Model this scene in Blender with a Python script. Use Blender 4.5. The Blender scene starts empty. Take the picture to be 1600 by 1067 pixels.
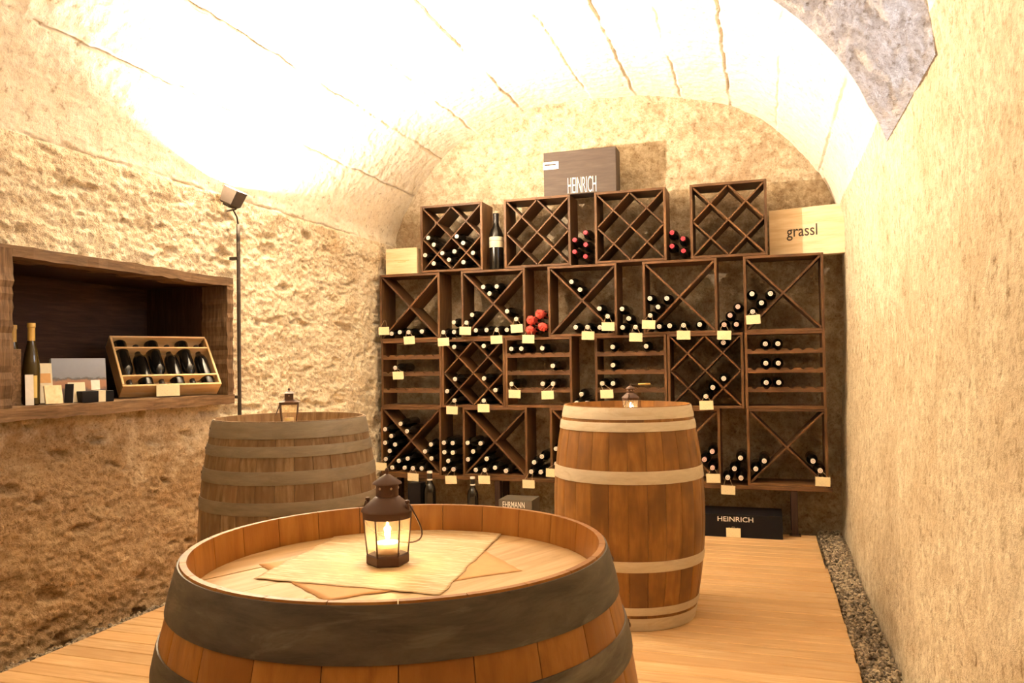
import bpy, bmesh, math, random
import numpy as np
from mathutils import Vector, Matrix, Euler

random.seed(7)
scene = bpy.context.scene
COL = scene.collection

# ------------------------------------------------------------------ camera
CAM_Z = 1.1986
YAW, PITCH, ROLL, FPX = -0.309396, 0.0273197, -0.0137751, 1230.0
cam_data = bpy.data.cameras.new('camera')
cam_data.sensor_fit = 'HORIZONTAL'
cam_data.sensor_width = 36.0
cam_data.lens = 36.0 * FPX / 1600.0
cam_data.clip_start = 0.02
cam = bpy.data.objects.new('camera', cam_data)
COL.objects.link(cam)
_f = Vector((math.sin(YAW) * math.cos(PITCH), math.cos(YAW) * math.cos(PITCH), math.sin(PITCH)))
_r = Vector((math.cos(YAW), -math.sin(YAW), 0))
_u = _r.cross(_f)
_r2 = _r * math.cos(ROLL) + _u * math.sin(ROLL)
_u2 = _u * math.cos(ROLL) - _r * math.sin(ROLL)
m = Matrix((_r2, _u2, -_f)).transposed().to_4x4()
m.translation = Vector((0, 0, CAM_Z))
cam.matrix_world = m
scene.camera = cam

# ------------------------------------------------------------------ world (bluish daylight, reaches the room only by the window shaft)
world = bpy.data.worlds.new('sky')
scene.world = world
world.use_nodes = True
world.node_tree.nodes['Background'].inputs[0].default_value = (0.74, 0.80, 1.0, 1)
world.node_tree.nodes['Background'].inputs[1].default_value = 7.5

# ------------------------------------------------------------------ exposure
vs = scene.view_settings
vs.view_transform = 'Standard'
vs.look = 'None'
vs.gamma = 1.0
vs.use_curve_mapping = False
vs.exposure = 1.22
LAMP_W = 230.0          # the floodlight on the left wall
FILL_LAMP_W = 24.0         # fill lamp added out of view behind the camera
LAMP_COL = (1.0, 0.85, 0.68)

# ------------------------------------------------------------------ helpers: materials
def new_mat(name):
    mt = bpy.data.materials.new(name)
    mt.use_nodes = True
    nt = mt.node_tree
    b = nt.nodes['Principled BSDF']
    return mt, nt, b

def nd(nt, t, **kw):
    n = nt.nodes.new(t)
    for k, v in kw.items():
        setattr(n, k, v)
    return n

def mixc(nt, fac, a, b, blend='MIX'):
    n = nd(nt, 'ShaderNodeMix', data_type='RGBA', blend_type=blend)
    for sock, val in ((0, fac), (6, a), (7, b)):
        if hasattr(val, 'is_output') or isinstance(val, bpy.types.NodeSocket):
            nt.links.new(val, n.inputs[sock])
        elif sock == 0:
            n.inputs[0].default_value = val
        else:
            n.inputs[sock].default_value = (*val, 1) if len(val) == 3 else val
    return n.outputs[2]

def ramp(nt, src, stops):
    r = nd(nt, 'ShaderNodeValToRGB')
    nt.links.new(src, r.inputs[0])
    e = r.color_ramp.elements
    while len(e) > 1:
        e.remove(e[-1])
    e[0].position = stops[0][0]
    e[0].color = (*stops[0][1], 1)
    for p, c in stops[1:]:
        k = e.new(p)
        k.color = (*c, 1)
    return r.outputs[0]

def noise(nt, vec, scale, detail=4, rough=0.6, dist=0.0):
    n = nd(nt, 'ShaderNodeTexNoise')
    n.inputs['Scale'].default_value = scale
    n.inputs['Detail'].default_value = detail
    n.inputs['Roughness'].default_value = rough
    n.inputs['Distortion'].default_value = dist
    if vec is not None:
        nt.links.new(vec, n.inputs['Vector'])
    return n.outputs['Fac']

def mapping(nt, scale, space='Object'):
    tc = nd(nt, 'ShaderNodeTexCoord')
    mp = nd(nt, 'ShaderNodeMapping')
    mp.inputs['Scale'].default_value = scale
    nt.links.new(tc.outputs[space], mp.inputs['Vector'])
    return mp.outputs['Vector'], mp

def bump(nt, b, src, strength, dist):
    n = nd(nt, 'ShaderNodeBump')
    n.inputs['Strength'].default_value = strength
    n.inputs['Distance'].default_value = dist
    nt.links.new(src, n.inputs['Height'])
    nt.links.new(n.outputs['Normal'], b.inputs['Normal'])

def rnd_value(nt, lo, hi):
    oi = nd(nt, 'ShaderNodeObjectInfo')
    mr = nd(nt, 'ShaderNodeMapRange')
    mr.inputs['To Min'].default_value = lo
    mr.inputs['To Max'].default_value = hi
    nt.links.new(oi.outputs['Random'], mr.inputs['Value'])
    return mr.outputs['Result'], oi

def plain(name, col, rough=0.6, metal=0.0, spec=0.5):
    mt, nt, b = new_mat(name)
    b.inputs['Base Color'].default_value = (*col, 1)
    b.inputs['Roughness'].default_value = rough
    b.inputs['Metallic'].default_value = metal
    b.inputs['Specular IOR Level'].default_value = spec
    v, _ = mapping(nt, (1, 1, 1))
    n = noise(nt, v, 60, 3)
    c = mixc(nt, n, tuple(x * .86 for x in col), tuple(min(1, x * 1.1) for x in col))
    nt.links.new(c, b.inputs['Base Color'])
    return mt

def wood(name, dark, mid, light, axis=0, scale=9.0, stretch=9.0, rough=0.6, var=(0.8, 1.18), bmp=0.25, blotch=None):
    """grain runs along local axis; every object gets its own offset and brightness"""
    mt, nt, b = new_mat(name)
    tc = nd(nt, 'ShaderNodeTexCoord')
    val, oi = rnd_value(nt, *var)
    add = nd(nt, 'ShaderNodeVectorMath', operation='ADD')
    mul = nd(nt, 'ShaderNodeVectorMath', operation='SCALE')
    comb = nd(nt, 'ShaderNodeCombineXYZ')
    for i in range(3):
        nt.links.new(oi.outputs['Random'], comb.inputs[i])
    nt.links.new(comb.outputs[0], mul.inputs[0])
    mul.inputs['Scale'].default_value = 37.0
    nt.links.new(tc.outputs['Object'], add.inputs[0])
    nt.links.new(mul.outputs[0], add.inputs[1])
    mp = nd(nt, 'ShaderNodeMapping')
    sc = [stretch, stretch, stretch]
    sc[axis] = 1.0
    mp.inputs['Scale'].default_value = sc
    nt.links.new(add.outputs[0], mp.inputs['Vector'])
    g = noise(nt, mp.outputs['Vector'], scale, 6, .62, .35)
    col = ramp(nt, g, [(0.28, dark), (0.5, mid), (0.72, light)])
    if blotch:
        g2 = noise(nt, add.outputs[0], blotch[0], 3, .6)
        f = ramp(nt, g2, [(0.4, (0, 0, 0)), (0.68, (1, 1, 1))])
        col = mixc(nt, f, col, blotch[1])
    hv = nd(nt, 'ShaderNodeHueSaturation')
    nt.links.new(val, hv.inputs['Value'])
    nt.links.new(col, hv.inputs['Color'])
    nt.links.new(hv.outputs[0], b.inputs['Base Color'])
    b.inputs['Roughness'].default_value = rough
    b.inputs['Specular IOR Level'].default_value = 0.3
    bump(nt, b, g, bmp, 0.004)
    return mt

def plaster(name, base, dark, stain, stain_lo=.5, stain_hi=.72, fine=55, bmp=.7, streak=(1, 1, 1), dim_brown=None, grit=.55):
    mt, nt, b = new_mat(name)
    v, _ = mapping(nt, (1, 1, 1))
    n1 = noise(nt, v, 2.2, 6, .68, .6)
    n2 = noise(nt, v, 17, 6, .72, .3)
    vs_, _ = mapping(nt, streak)
    n3 = noise(nt, vs_, fine, 5, .75)
    n4 = noise(nt, v, fine * 2.3, 4, .8)
    c = mixc(nt, ramp(nt, n2, [(.36, (0, 0, 0)), (.66, (1, 1, 1))]), dark, base)
    c = mixc(nt, ramp(nt, n1, [(stain_lo, (0, 0, 0)), (stain_hi, (1, 1, 1))]), c, stain)
    if dim_brown:
        # browner plaster with dim light painted into its colour: an irregular blob round one spot of the wall
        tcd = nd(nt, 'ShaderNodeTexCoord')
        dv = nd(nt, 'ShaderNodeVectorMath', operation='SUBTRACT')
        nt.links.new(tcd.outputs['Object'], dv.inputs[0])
        dv.inputs[1].default_value = dim_brown[0]
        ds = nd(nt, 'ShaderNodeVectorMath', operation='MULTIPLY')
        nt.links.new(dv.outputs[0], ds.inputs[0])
        ds.inputs[1].default_value = dim_brown[1]
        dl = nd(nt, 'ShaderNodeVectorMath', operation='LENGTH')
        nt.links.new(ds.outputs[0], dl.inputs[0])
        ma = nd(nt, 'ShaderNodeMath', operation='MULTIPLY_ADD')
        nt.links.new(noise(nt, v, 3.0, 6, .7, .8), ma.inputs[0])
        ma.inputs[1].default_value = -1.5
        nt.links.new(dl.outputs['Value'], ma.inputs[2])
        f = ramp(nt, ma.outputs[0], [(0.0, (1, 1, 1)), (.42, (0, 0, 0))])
        c = mixc(nt, f, c, mixc(nt, n2, dim_brown[2], dim_brown[3]))
    sp = ramp(nt, n3, [(.31, (.42, .33, .24)), (.44, (1, 1, 1))])
    c = mixc(nt, .8, c, sp, 'MULTIPLY')
    c = mixc(nt, grit, c, ramp(nt, n4, [(.34, (.55, .47, .38)), (.5, (1, 1, 1)), (.7, (1.15, 1.14, 1.12))]), 'MULTIPLY')
    nt.links.new(c, b.inputs['Base Color'])
    b.inputs['Roughness'].default_value = 0.95
    b.inputs['Specular IOR Level'].default_value = 0.1
    mx = nd(nt, 'ShaderNodeMath', operation='ADD')
    nt.links.new(n2, mx.inputs[0])
    nt.links.new(n3, mx.inputs[1])
    bump(nt, b, mx.outputs[0], bmp, .018)
    return mt

M = {}
M['plaster_left'] = plaster('rough_plaster_left', (.90, .825, .65), (.74, .61, .42), (.60, .44, .26), .52, .76, 30, .9, (1, 1, 1), ((-3.0, 2.6, .2), (0, .62, 1.15), (.24, .15, .078), (.54, .39, .225)), .8)  # low patch: browner plaster, darkened further to paint in the dimness there
M['plaster_right'] = plaster('plaster_right', (.80, .715, .545), (.58, .48, .33), (.50, .39, .25), .46, .74, 19, .8, (1.1, 1.1, 1.0), None, .6)
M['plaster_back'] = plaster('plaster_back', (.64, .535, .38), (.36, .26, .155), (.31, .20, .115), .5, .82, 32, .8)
M['vault'] = plaster('vault_concrete', (.82, .76, .64), (.75, .67, .53), (.66, .55, .40), .55, .9, 26, .35, (1, 1, 1), None, .3)
M['recess'] = plaster('recess_plaster', (.74, .68, .63), (.52, .46, .41), (.52, .42, .32), .52, .8, 34, 1.0)
M['rack'] = wood('walnut_stained_pine', (.044, .019, .0065), (.102, .047, .017), (.185, .090, .035), 0, 7, 12, .5, (.75, 1.3))
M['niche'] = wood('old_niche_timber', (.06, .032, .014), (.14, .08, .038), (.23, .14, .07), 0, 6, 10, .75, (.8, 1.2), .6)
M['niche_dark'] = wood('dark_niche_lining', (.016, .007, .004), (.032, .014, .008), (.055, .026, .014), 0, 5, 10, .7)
M['floor'] = wood('larch_floor', (.46, .275, .125), (.61, .395, .195), (.74, .53, .30), 0, 4, 14, .42, (.86, 1.1), .08, (1.6, (.54, .325, .145)))
M['oak_front'] = wood('oak_staves_orange', (.24, .090, .014), (.36, .150, .026), (.43, .20, .042), 2, 5, 8, .42, (.95, 1.05), .2, (4, (.27, .10, .016)))
M['oak_right'] = wood('oak_staves_amber', (.18, .078, .018), (.265, .118, .026), (.34, .165, .042), 2, 5, 6, .5, (.92, 1.08), .25, (4, (.14, .06, .017)))
M['oak_left'] = wood('oak_staves_weathered', (.11, .068, .033), (.22, .145, .075), (.33, .24, .14), 2, 6, 9, .7, (.9, 1.1), .4, (6, (.17, .10, .048)))
M['oak_head'] = wood('oak_head_planks', (.42, .255, .105), (.58, .38, .18), (.70, .50, .27), 0, 4, 10, .5, (.9, 1.1), .15)
M['pine'] = wood('pine_box_wood', (.66, .46, .24), (.78, .59, .36), (.87, .71, .49), 0, 4, 9, .55, (.94, 1.06), .12)
M['pine_red'] = wood('crate_pine', (.64, .36, .14), (.79, .53, .26), (.88, .66, .38), 0, 4, 9, .55, (.92, 1.08), .12)
M['box_grey'] = wood('dark_printed_card', (.045, .03, .022), (.062, .043, .032), (.085, .062, .048), 0, 5, 8, .6, (.95, 1.05), .05)
M['black_card'] = plain('black_card', (.005, .004, .005), .6, 0, .2)
M['grey_card'] = plain('grey_card', (.10, .082, .06), .6)
M['white_print'] = plain('white_print', (.82, .79, .72), .6)
M['black_print'] = plain('black_print', (.05, .03, .02), .7)
M['green_glass'] = plain('dark_bottle_glass', (.007, .006, .005), .12)
M['cap_w'] = plain('ivory_capsule', (.88, .80, .74), .35)
M['cap_r'] = plain('crimson_capsule', (.50, .035, .06), .4)
M['cap_k'] = plain('pinkish_capsule', (.80, .55, .53), .35)
M['cap_black'] = plain('black_capsule', (.015, .011, .011), .35)
M['cap_mark'] = plain('grey_capsule_mark', (.36, .30, .30), .4)
M['cap_red_dark'] = plain('dark_crimson', (.12, .008, .016), .4)
M['red_paper'] = plain('red_tissue', (.62, .075, .055), .7)
M['yellow_foil'] = plain('yellow_foil', (.62, .40, .10), .35)
M['olive_glass'] = plain('olive_glass', (.05, .032, .008), .1)
M['cream_label'] = plain('cream_label', (.74, .66, .48), .7)
M['yellow_label'] = plain('yellow_label', (.70, .52, .16), .7)
M['string'] = plain('jute_string', (.62, .46, .27), .9)
M['iron'] = plain('rust_brown_iron', (.065, .032, .020), .55, .3)
M['iron2'] = plain('lantern_brown_enamel', (.085, .040, .024), .55, .1)
M['conduit'] = plain('dark_conduit', (.05, .036, .026), .5, .3)
M['lamp_body'] = plain('lamp_housing', (.075, .055, .042), .55, .2)
M['wax'] = plain('white_wax', (.85, .74, .55), .5)
M['tin'] = plain('tealight_tin', (.6, .5, .4), .3, .9)
M['stone'] = None
_w = M['wax'].node_tree.nodes['Principled BSDF']
_w.inputs['Subsurface Weight'].default_value = 1.0
_w.inputs['Subsurface Radius'].default_value = (1.0, .6, .3)
_w.inputs['Subsurface Scale'].default_value = .012

def tag_mat():
    mt, nt, b = new_mat('cream_tag_card')
    v, _ = mapping(nt, (40, 1, 190))
    n = noise(nt, v, 2.2, 2, .5)
    f = ramp(nt, n, [(.60, (0, 0, 0)), (.66, (1, 1, 1))])
    val, oi = rnd_value(nt, .9, 1.06)
    c = mixc(nt, f, (.86, .76, .50), (.66, .53, .30))
    hv = nd(nt, 'ShaderNodeHueSaturation')
    nt.links.new(val, hv.inputs['Value'])
    nt.links.new(c, hv.inputs['Color'])
    nt.links.new(hv.outputs[0], b.inputs['Base Color'])
    b.inputs['Roughness'].default_value = .8
    return mt
M['tag'] = tag_mat()

def hoop_mat(name, c0, c1, rust_glint, rough, metal):
    mt, nt, b = new_mat(name)
    v, _ = mapping(nt, (1, 1, 5))
    n = noise(nt, v, 7, 6, .7, .5)
    n2 = noise(nt, v, 4.5, 5, .65, 1.2)
    c = ramp(nt, n, [(.3, c0), (.7, c1)])
    c = mixc(nt, ramp(nt, n2, [(.55, (0, 0, 0)), (.75, (1, 1, 1))]), c, rust_glint)
    nt.links.new(c, b.inputs['Base Color'])
    b.inputs['Roughness'].default_value = rough
    b.inputs['Metallic'].default_value = metal
    bump(nt, b, n, .12, .002)
    return mt
M['hoop_front'] = hoop_mat('dark_galvanised_hoop', (.038, .029, .021), (.13, .104, .074), (.21, .18, .13), .48, .35)  # last colour is light grey, painting streak highlights on the hoop
M['hoop_left'] = hoop_mat('grey_galvanised_hoop', (.18, .148, .102), (.29, .248, .18), (.22, .165, .105), .55, .3)
M['hoop_right'] = hoop_mat('bright_galvanised_hoop', (.50, .42, .30), (.65, .57, .44), (.46, .35, .21), .55, .2)

def stone_mat():
    mt, nt, b = new_mat('gravel_stone')
    v, _ = mapping(nt, (1, 1, 1))
    vo = nd(nt, 'ShaderNodeTexVoronoi')
    vo.inputs['Scale'].default_value = 70
    nt.links.new(v, vo.inputs['Vector'])
    sx = nd(nt, 'ShaderNodeSeparateColor')
    nt.links.new(vo.outputs['Color'], sx.inputs[0])
    c = ramp(nt, sx.outputs[0], [(.1, (.11, .085, .06)), (.5, (.24, .185, .125)), (.85, (.42, .34, .23))])
    nt.links.new(c, b.inputs['Base Color'])
    b.inputs['Roughness'].default_value = .85
    return mt
M['stone'] = stone_mat()

def glass_mat():
    mt = bpy.data.materials.new('thin_clear_glass')
    mt.use_nodes = True
    nt = mt.node_tree
    nt.nodes.clear()
    out = nd(nt, 'ShaderNodeOutputMaterial')
    tr = nd(nt, 'ShaderNodeBsdfTransparent')
    tr.inputs[0].default_value = (.97, .95, .9, 1)
    gl = nd(nt, 'ShaderNodeBsdfGlossy')
    gl.inputs['Roughness'].default_value = .03
    fr = nd(nt, 'ShaderNodeFresnel')
    fr.inputs[0].default_value = 1.35
    mx = nd(nt, 'ShaderNodeMixShader')
    nt.links.new(fr.outputs[0], mx.inputs[0])
    nt.links.new(tr.outputs[0], mx.inputs[1])
    nt.links.new(gl.outputs[0], mx.inputs[2])
    nt.links.new(mx.outputs[0], out.inputs[0])
    return mt
M['glass'] = glass_mat()
def milky_glass():
    mt = bpy.data.materials.new('milky_lantern_glass')
    mt.use_nodes = True
    nt = mt.node_tree
    nt.nodes.clear()
    out = nd(nt, 'ShaderNodeOutputMaterial')
    tr = nd(nt, 'ShaderNodeBsdfTransparent')
    tr.inputs[0].default_value = (1, .95, .86, 1)
    tl = nd(nt, 'ShaderNodeBsdfTranslucent')
    tl.inputs[0].default_value = (.9, .78, .6, 1)
    gl = nd(nt, 'ShaderNodeBsdfGlossy')
    gl.inputs['Roughness'].default_value = .06
    m1 = nd(nt, 'ShaderNodeMixShader')
    m1.inputs[0].default_value = .085
    m2 = nd(nt, 'ShaderNodeMixShader')
    m2.inputs[0].default_value = .05
    nt.links.new(tr.outputs[0], m1.inputs[1])
    nt.links.new(tl.outputs[0], m1.inputs[2])
    nt.links.new(m1.outputs[0], m2.inputs[1])
    nt.links.new(gl.outputs[0], m2.inputs[2])
    nt.links.new(m2.outputs[0], out.inputs[0])
    return mt
M['milky'] = milky_glass()

def emit_mat(name, col, s):
    mt = bpy.data.materials.new(name)
    mt.use_nodes = True
    nt = mt.node_tree
    nt.nodes.clear()
    out = nd(nt, 'ShaderNodeOutputMaterial')
    e = nd(nt, 'ShaderNodeEmission')
    e.inputs[0].default_value = (*col, 1)
    e.inputs[1].default_value = s
    nt.links.new(e.outputs[0], out.inputs[0])
    return mt
M['flame'] = emit_mat('candle_flame', (1, .72, .32), 60)
M['flame_dim'] = emit_mat('candle_flame_far', (1, .80, .45), 40)
M['lamp_glow'] = emit_mat('floodlight_lens', LAMP_COL, 40)

def mat_fleece():
    """thin fibre mat: pale tangled fibres over a straw ground"""
    mt, nt, b = new_mat('straw_fibre_fleece')
    fs = []
    for a, sc in ((.45, (5, 75, 1)), (1.3, (5, 80, 1)), (-.5, (6, 70, 1))):
        v1, mp = mapping(nt, sc)
        mp.inputs['Rotation'].default_value = (0, 0, a)
        fs.append(noise(nt, v1, 2.2, 3, .6, 1.6))
    mx = nd(nt, 'ShaderNodeMath', operation='MAXIMUM')
    nt.links.new(fs[0], mx.inputs[0])
    nt.links.new(fs[1], mx.inputs[1])
    mx2 = nd(nt, 'ShaderNodeMath', operation='MAXIMUM')
    nt.links.new(mx.outputs[0], mx2.inputs[0])
    nt.links.new(fs[2], mx2.inputs[1])
    c = ramp(nt, mx2.outputs[0], [(.50, (.56, .37, .17)), (.60, (.72, .54, .30)), (.68, (.86, .76, .56))])
    nt.links.new(c, b.inputs['Base Color'])
    b.inputs['Roughness'].default_value = .6
    bump(nt, b, mx2.outputs[0], .3, .002)
    return mt
M['fleece'] = mat_fleece()
M['napkin'] = plain('orange_napkin', (.66, .36, .13), .7)

def photo_print():
    """a small landscape print: blue-grey sky, orange field, dark hedge"""
    mt, nt, b = new_mat('landscape_print')
    tc = nd(nt, 'ShaderNodeTexCoord')
    sp = nd(nt, 'ShaderNodeSeparateXYZ')
    nt.links.new(tc.outputs['Generated'], sp.inputs[0])
    v, _ = mapping(nt, (1, 1, 1), 'Generated')
    n = noise(nt, v, 9, 4)
    ad = nd(nt, 'ShaderNodeMath', operation='MULTIPLY_ADD')
    nt.links.new(n, ad.inputs[0])
    ad.inputs[1].default_value = .16
    nt.links.new(sp.outputs[2], ad.inputs[2])
    c = ramp(nt, ad.outputs[0], [(.12, (.10, .07, .05)), (.34, (.12, .075, .05)), (.40, (.34, .15, .06)), (.55, (.36, .17, .08)), (.60, (.09, .08, .07)), (.64, (.22, .23, .26)), (1.0, (.30, .32, .38))])
    nt.links.new(c, b.inputs['Base Color'])
    b.inputs['Roughness'].default_value = .4
    return mt
M['print'] = photo_print()

# ------------------------------------------------------------------ helpers: geometry
def mesh_from(name, verts, faces, smooth=False):
    me = bpy.data.meshes.new(name)
    me.from_pydata([tuple(v) for v in verts], [], faces)
    me.update()
    if smooth:
        me.polygons.foreach_set('use_smooth', [True] * len(me.polygons))
    return me

def link(name, me, mat=None, parent=None, loc=(0, 0, 0), rot=(0, 0, 0)):
    o = bpy.data.objects.new(name, me)
    COL.objects.link(o)
    if mat is not None and me is not None and len(me.materials) == 0:
        me.materials.append(mat)
    o.parent = parent
    o.location = loc
    o.rotation_euler = rot
    return o

def tag(o, label, cat, group=None):
    o['label'] = label
    o['category'] = cat
    if group:
        o['group'] = group
    return o

def empty(name, loc=(0, 0, 0), rot=(0, 0, 0)):
    o = bpy.data.objects.new(name, None)
    o.empty_display_size = .05
    COL.objects.link(o)
    o.location = loc
    o.rotation_euler = rot
    return o

_cb = {}
def chamfer_box(sx, sy, sz, c=.002):
    """box centred on the origin with chamfered edges (44 triangles)"""
    key = (round(sx, 5), round(sy, 5), round(sz, 5), c)
    V, F = [], []
    h = (sx / 2, sy / 2, sz / 2)
    c = min(c, min(h) * .45)
    idx = {}
    for X in (-1, 1):
        for Y in (-1, 1):
            for Z in (-1, 1):
                s = (X, Y, Z)
                for a in range(3):
                    p = [s[k] * (h[k] - c) for k in range(3)]
                    p[a] = s[a] * h[a]
                    idx[(X, Y, Z, a)] = len(V)
                    V.append(p)
    def quad(ids):
        F.append(ids)
    for a in range(3):
        b, d = (a + 1) % 3, (a + 2) % 3
        for s in (-1, 1):
            loop = []
            for (sb, sd) in ((-1, -1), (1, -1), (1, 1), (-1, 1)):
                k = [0, 0, 0]
                k[a], k[b], k[d] = s, sb, sd
                loop.append(idx[(*k, a)])
            quad(loop if s > 0 else loop[::-1])
    for a in range(3):
        b, d = (a + 1) % 3, (a + 2) % 3
        for sb in (-1, 1):
            for sd in (-1, 1):
                k0 = [0, 0, 0]
                k1 = [0, 0, 0]
                k0[a], k0[b], k0[d] = -1, sb, sd
                k1[a], k1[b], k1[d] = 1, sb, sd
                f = [idx[(*k0, b)], idx[(*k1, b)], idx[(*k1, d)], idx[(*k0, d)]]
                quad(f if sb * sd < 0 else f[::-1])
    for X in (-1, 1):
        for Y in (-1, 1):
            for Z in (-1, 1):
                f = [idx[(X, Y, Z, 0)], idx[(X, Y, Z, 1)], idx[(X, Y, Z, 2)]]
                quad(f if X * Y * Z > 0 else f[::-1])
    return V, F

def box_mesh(name, sx, sy, sz, mat, c=.002):
    key = (round(sx, 4), round(sy, 4), round(sz, 4), mat.name, c)
    if key not in _cb:
        me = mesh_from(name, *chamfer_box(sx, sy, sz, c))
        me.materials.append(mat)
        _cb[key] = me
    return _cb[key]

def box(name, size, mat, parent=None, loc=(0, 0, 0), rot=(0, 0, 0), c=.002):
    return link(name, box_mesh(name, *size, mat, c), None, parent, loc, rot)

def lathe(profile, n=24, closed=False):
    """profile: list of (r, z) bottom to top; caps where r is 0"""
    V, F = [], []
    rings = []
    for r, z in profile:
        if r < 1e-6:
            rings.append([len(V)])
            V.append((0, 0, z))
        else:
            rings.append(list(range(len(V), len(V) + n)))
            for i in range(n):
                a = 2 * math.pi * i / n
                V.append((r * math.cos(a), r * math.sin(a), z))
    pairs = list(zip(rings[:-1], rings[1:]))
    if closed:
        pairs.append((rings[-1], rings[0]))
    for A, B in pairs:
        for i in range(n):
            j = (i + 1) % n
            if len(A) == 1 and len(B) == 1:
                continue
            if len(A) == 1:
                F.append((A[0], B[j], B[i]))
            elif len(B) == 1:
                F.append((A[i], A[j], B[0]))
            else:
                F.append((A[i], A[j], B[j], B[i]))
    return V, F

def lathe_mesh(name, profile, mat, n=24, smooth=True, closed=False):
    V, F = lathe(profile, n, closed)
    me = mesh_from(name, V, F, smooth)
    if smooth:
        me.set_sharp_from_angle(angle=math.radians(38))
    me.materials.append(mat)
    return me

def tube(path, r, n=8):
    V, F = [], []
    pts = [Vector(p) for p in path]
    prev = None
    for i, p in enumerate(pts):
        t = (pts[min(i + 1, len(pts) - 1)] - pts[max(i - 1, 0)]).normalized()
        ref = Vector((0, 0, 1)) if abs(t.z) < .9 else Vector((1, 0, 0))
        if prev is not None:
            ref = prev
        a = (ref - t * ref.dot(t)).normalized()
        prev = a
        b = t.cross(a)
        for k in range(n):
            w = 2 * math.pi * k / n
            V.append(p + (a * math.cos(w) + b * math.sin(w)) * r)
    for i in range(len(pts) - 1):
        for k in range(n):
            k2 = (k + 1) % n
            F.append((i * n + k, i * n + k2, (i + 1) * n + k2, (i + 1) * n + k))
    F.append(tuple(range(n))[::-1])
    F.append(tuple(range((len(pts) - 1) * n, len(pts) * n)))
    return V, F

def tube_obj(name, path, r, mat, parent=None, n=8):
    return link(name, mesh_from(name, *tube(path, r, n), True), mat, parent)

def text_obj(name, body, width, height, mat, parent, loc, rot, thick=.0006, offset=0.0, gap=1.0):
    cu = bpy.data.curves.new('lettering', 'FONT')
    cu.body = body
    cu.extrude = .002
    cu.offset = offset
    cu.space_character = gap
    cu.resolution_u = 4
    tmp = bpy.data.objects.new('lettering_tmp', cu)
    COL.objects.link(tmp)
    dg = bpy.context.evaluated_depsgraph_get()
    me = bpy.data.meshes.new_from_object(tmp.evaluated_get(dg))
    bpy.data.objects.remove(tmp)
    bpy.data.curves.remove(cu)
    co = np.array([v.co for v in me.vertices])
    lo, hi = co.min(0), co.max(0)
    co = (co - (lo + hi) / 2) / (hi - lo)
    co *= np.array([width, height, thick])
    me.vertices.foreach_set('co', co.ravel())
    me.update()
    me.materials.clear()
    return link(name, me, mat, parent, loc, rot)

# vectorised value noise
def _hash(ix, iy, seed):
    h = (ix.astype(np.int64) * 374761393 + iy.astype(np.int64) * 668265263 + seed * 974711) & 0x7fffffff
    h = ((h ^ (h >> 13)) * 1274126177) & 0x7fffffff
    return ((h ^ (h >> 16)) & 0xffff) / 65535.0

def vnoise(x, y, seed=0):
    ix, iy = np.floor(x), np.floor(y)
    fx, fy = x - ix, y - iy
    u, v = fx * fx * fx * (fx * (fx * 6 - 15) + 10), fy * fy * fy * (fy * (fy * 6 - 15) + 10)
    a, b = _hash(ix, iy, seed), _hash(ix + 1, iy, seed)
    c, d = _hash(ix, iy + 1, seed), _hash(ix + 1, iy + 1, seed)
    return (a * (1 - u) + b * u) * (1 - v) + (c * (1 - u) + d * u) * v - .5

def gnoise(x, y, seed=0):
    ix, iy = np.floor(x), np.floor(y)
    fx, fy = x - ix, y - iy
    u, v = fx * fx * fx * (fx * (fx * 6 - 15) + 10), fy * fy * fy * (fy * (fy * 6 - 15) + 10)
    def g(dx, dy):
        a = _hash(ix + dx, iy + dy, seed) * 2 * np.pi
        return np.cos(a) * (fx - dx) + np.sin(a) * (fy - dy)
    return (g(0, 0) * (1 - u) + g(1, 0) * u) * (1 - v) + (g(0, 1) * (1 - u) + g(1, 1) * u) * v

def ridged(x, y, seed=0, oct=4, gain=.55):
    s, a = 0, 1.0
    for o in range(oct):
        s = s + a * (.35 - np.abs(gnoise(x * 2.07 ** o + 7.7 * o, y * 2.07 ** o - 3.1 * o, seed + o)))
        a *= gain
    return s

def fbm(x, y, seed=0, oct=4, gain=.5):
    s, a = 0, 1.0
    for o in range(oct):
        s = s + .75 * a * gnoise(x * 2.03 ** o + 17.3 * o, y * 2.03 ** o - 9.1 * o, seed + o)
        a *= gain
    return s

def grid_mesh(name, P, mat, mask=None, flip=False):
    """P: (n, m, 3) array of points; mask: (n-1, m-1) faces to keep"""
    n, k = P.shape[:2]
    I = np.arange(n * k).reshape(n, k)
    q = np.stack([I[:-1, :-1], I[1:, :-1], I[1:, 1:], I[:-1, 1:]], -1)
    if flip:
        q = q[..., ::-1]
    q = q[mask] if mask is not None else q.reshape(-1, 4)
    used = np.unique(q)
    remap = np.full(n * k, -1)
    remap[used] = np.arange(len(used))
    co = P.reshape(-1, 3)[used]
    q = remap[q]
    me = bpy.data.meshes.new(name)
    me.vertices.add(len(co))
    me.vertices.foreach_set('co', co.astype(np.float32).ravel())
    me.loops.add(q.size)
    me.loops.foreach_set('vertex_index', q.astype(np.int32).ravel())
    me.polygons.add(len(q))
    me.polygons.foreach_set('loop_start', np.arange(0, q.size, 4, dtype=np.int32))
    me.polygons.foreach_set('loop_total', np.full(len(q), 4, dtype=np.int32))
    me.polygons.foreach_set('use_smooth', np.ones(len(q), dtype=bool))
    me.update(calc_edges=True)
    me.validate()
    me.materials.append(mat)
    return me

def structure(o):
    o['kind'] = 'structure'
    return o

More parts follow.
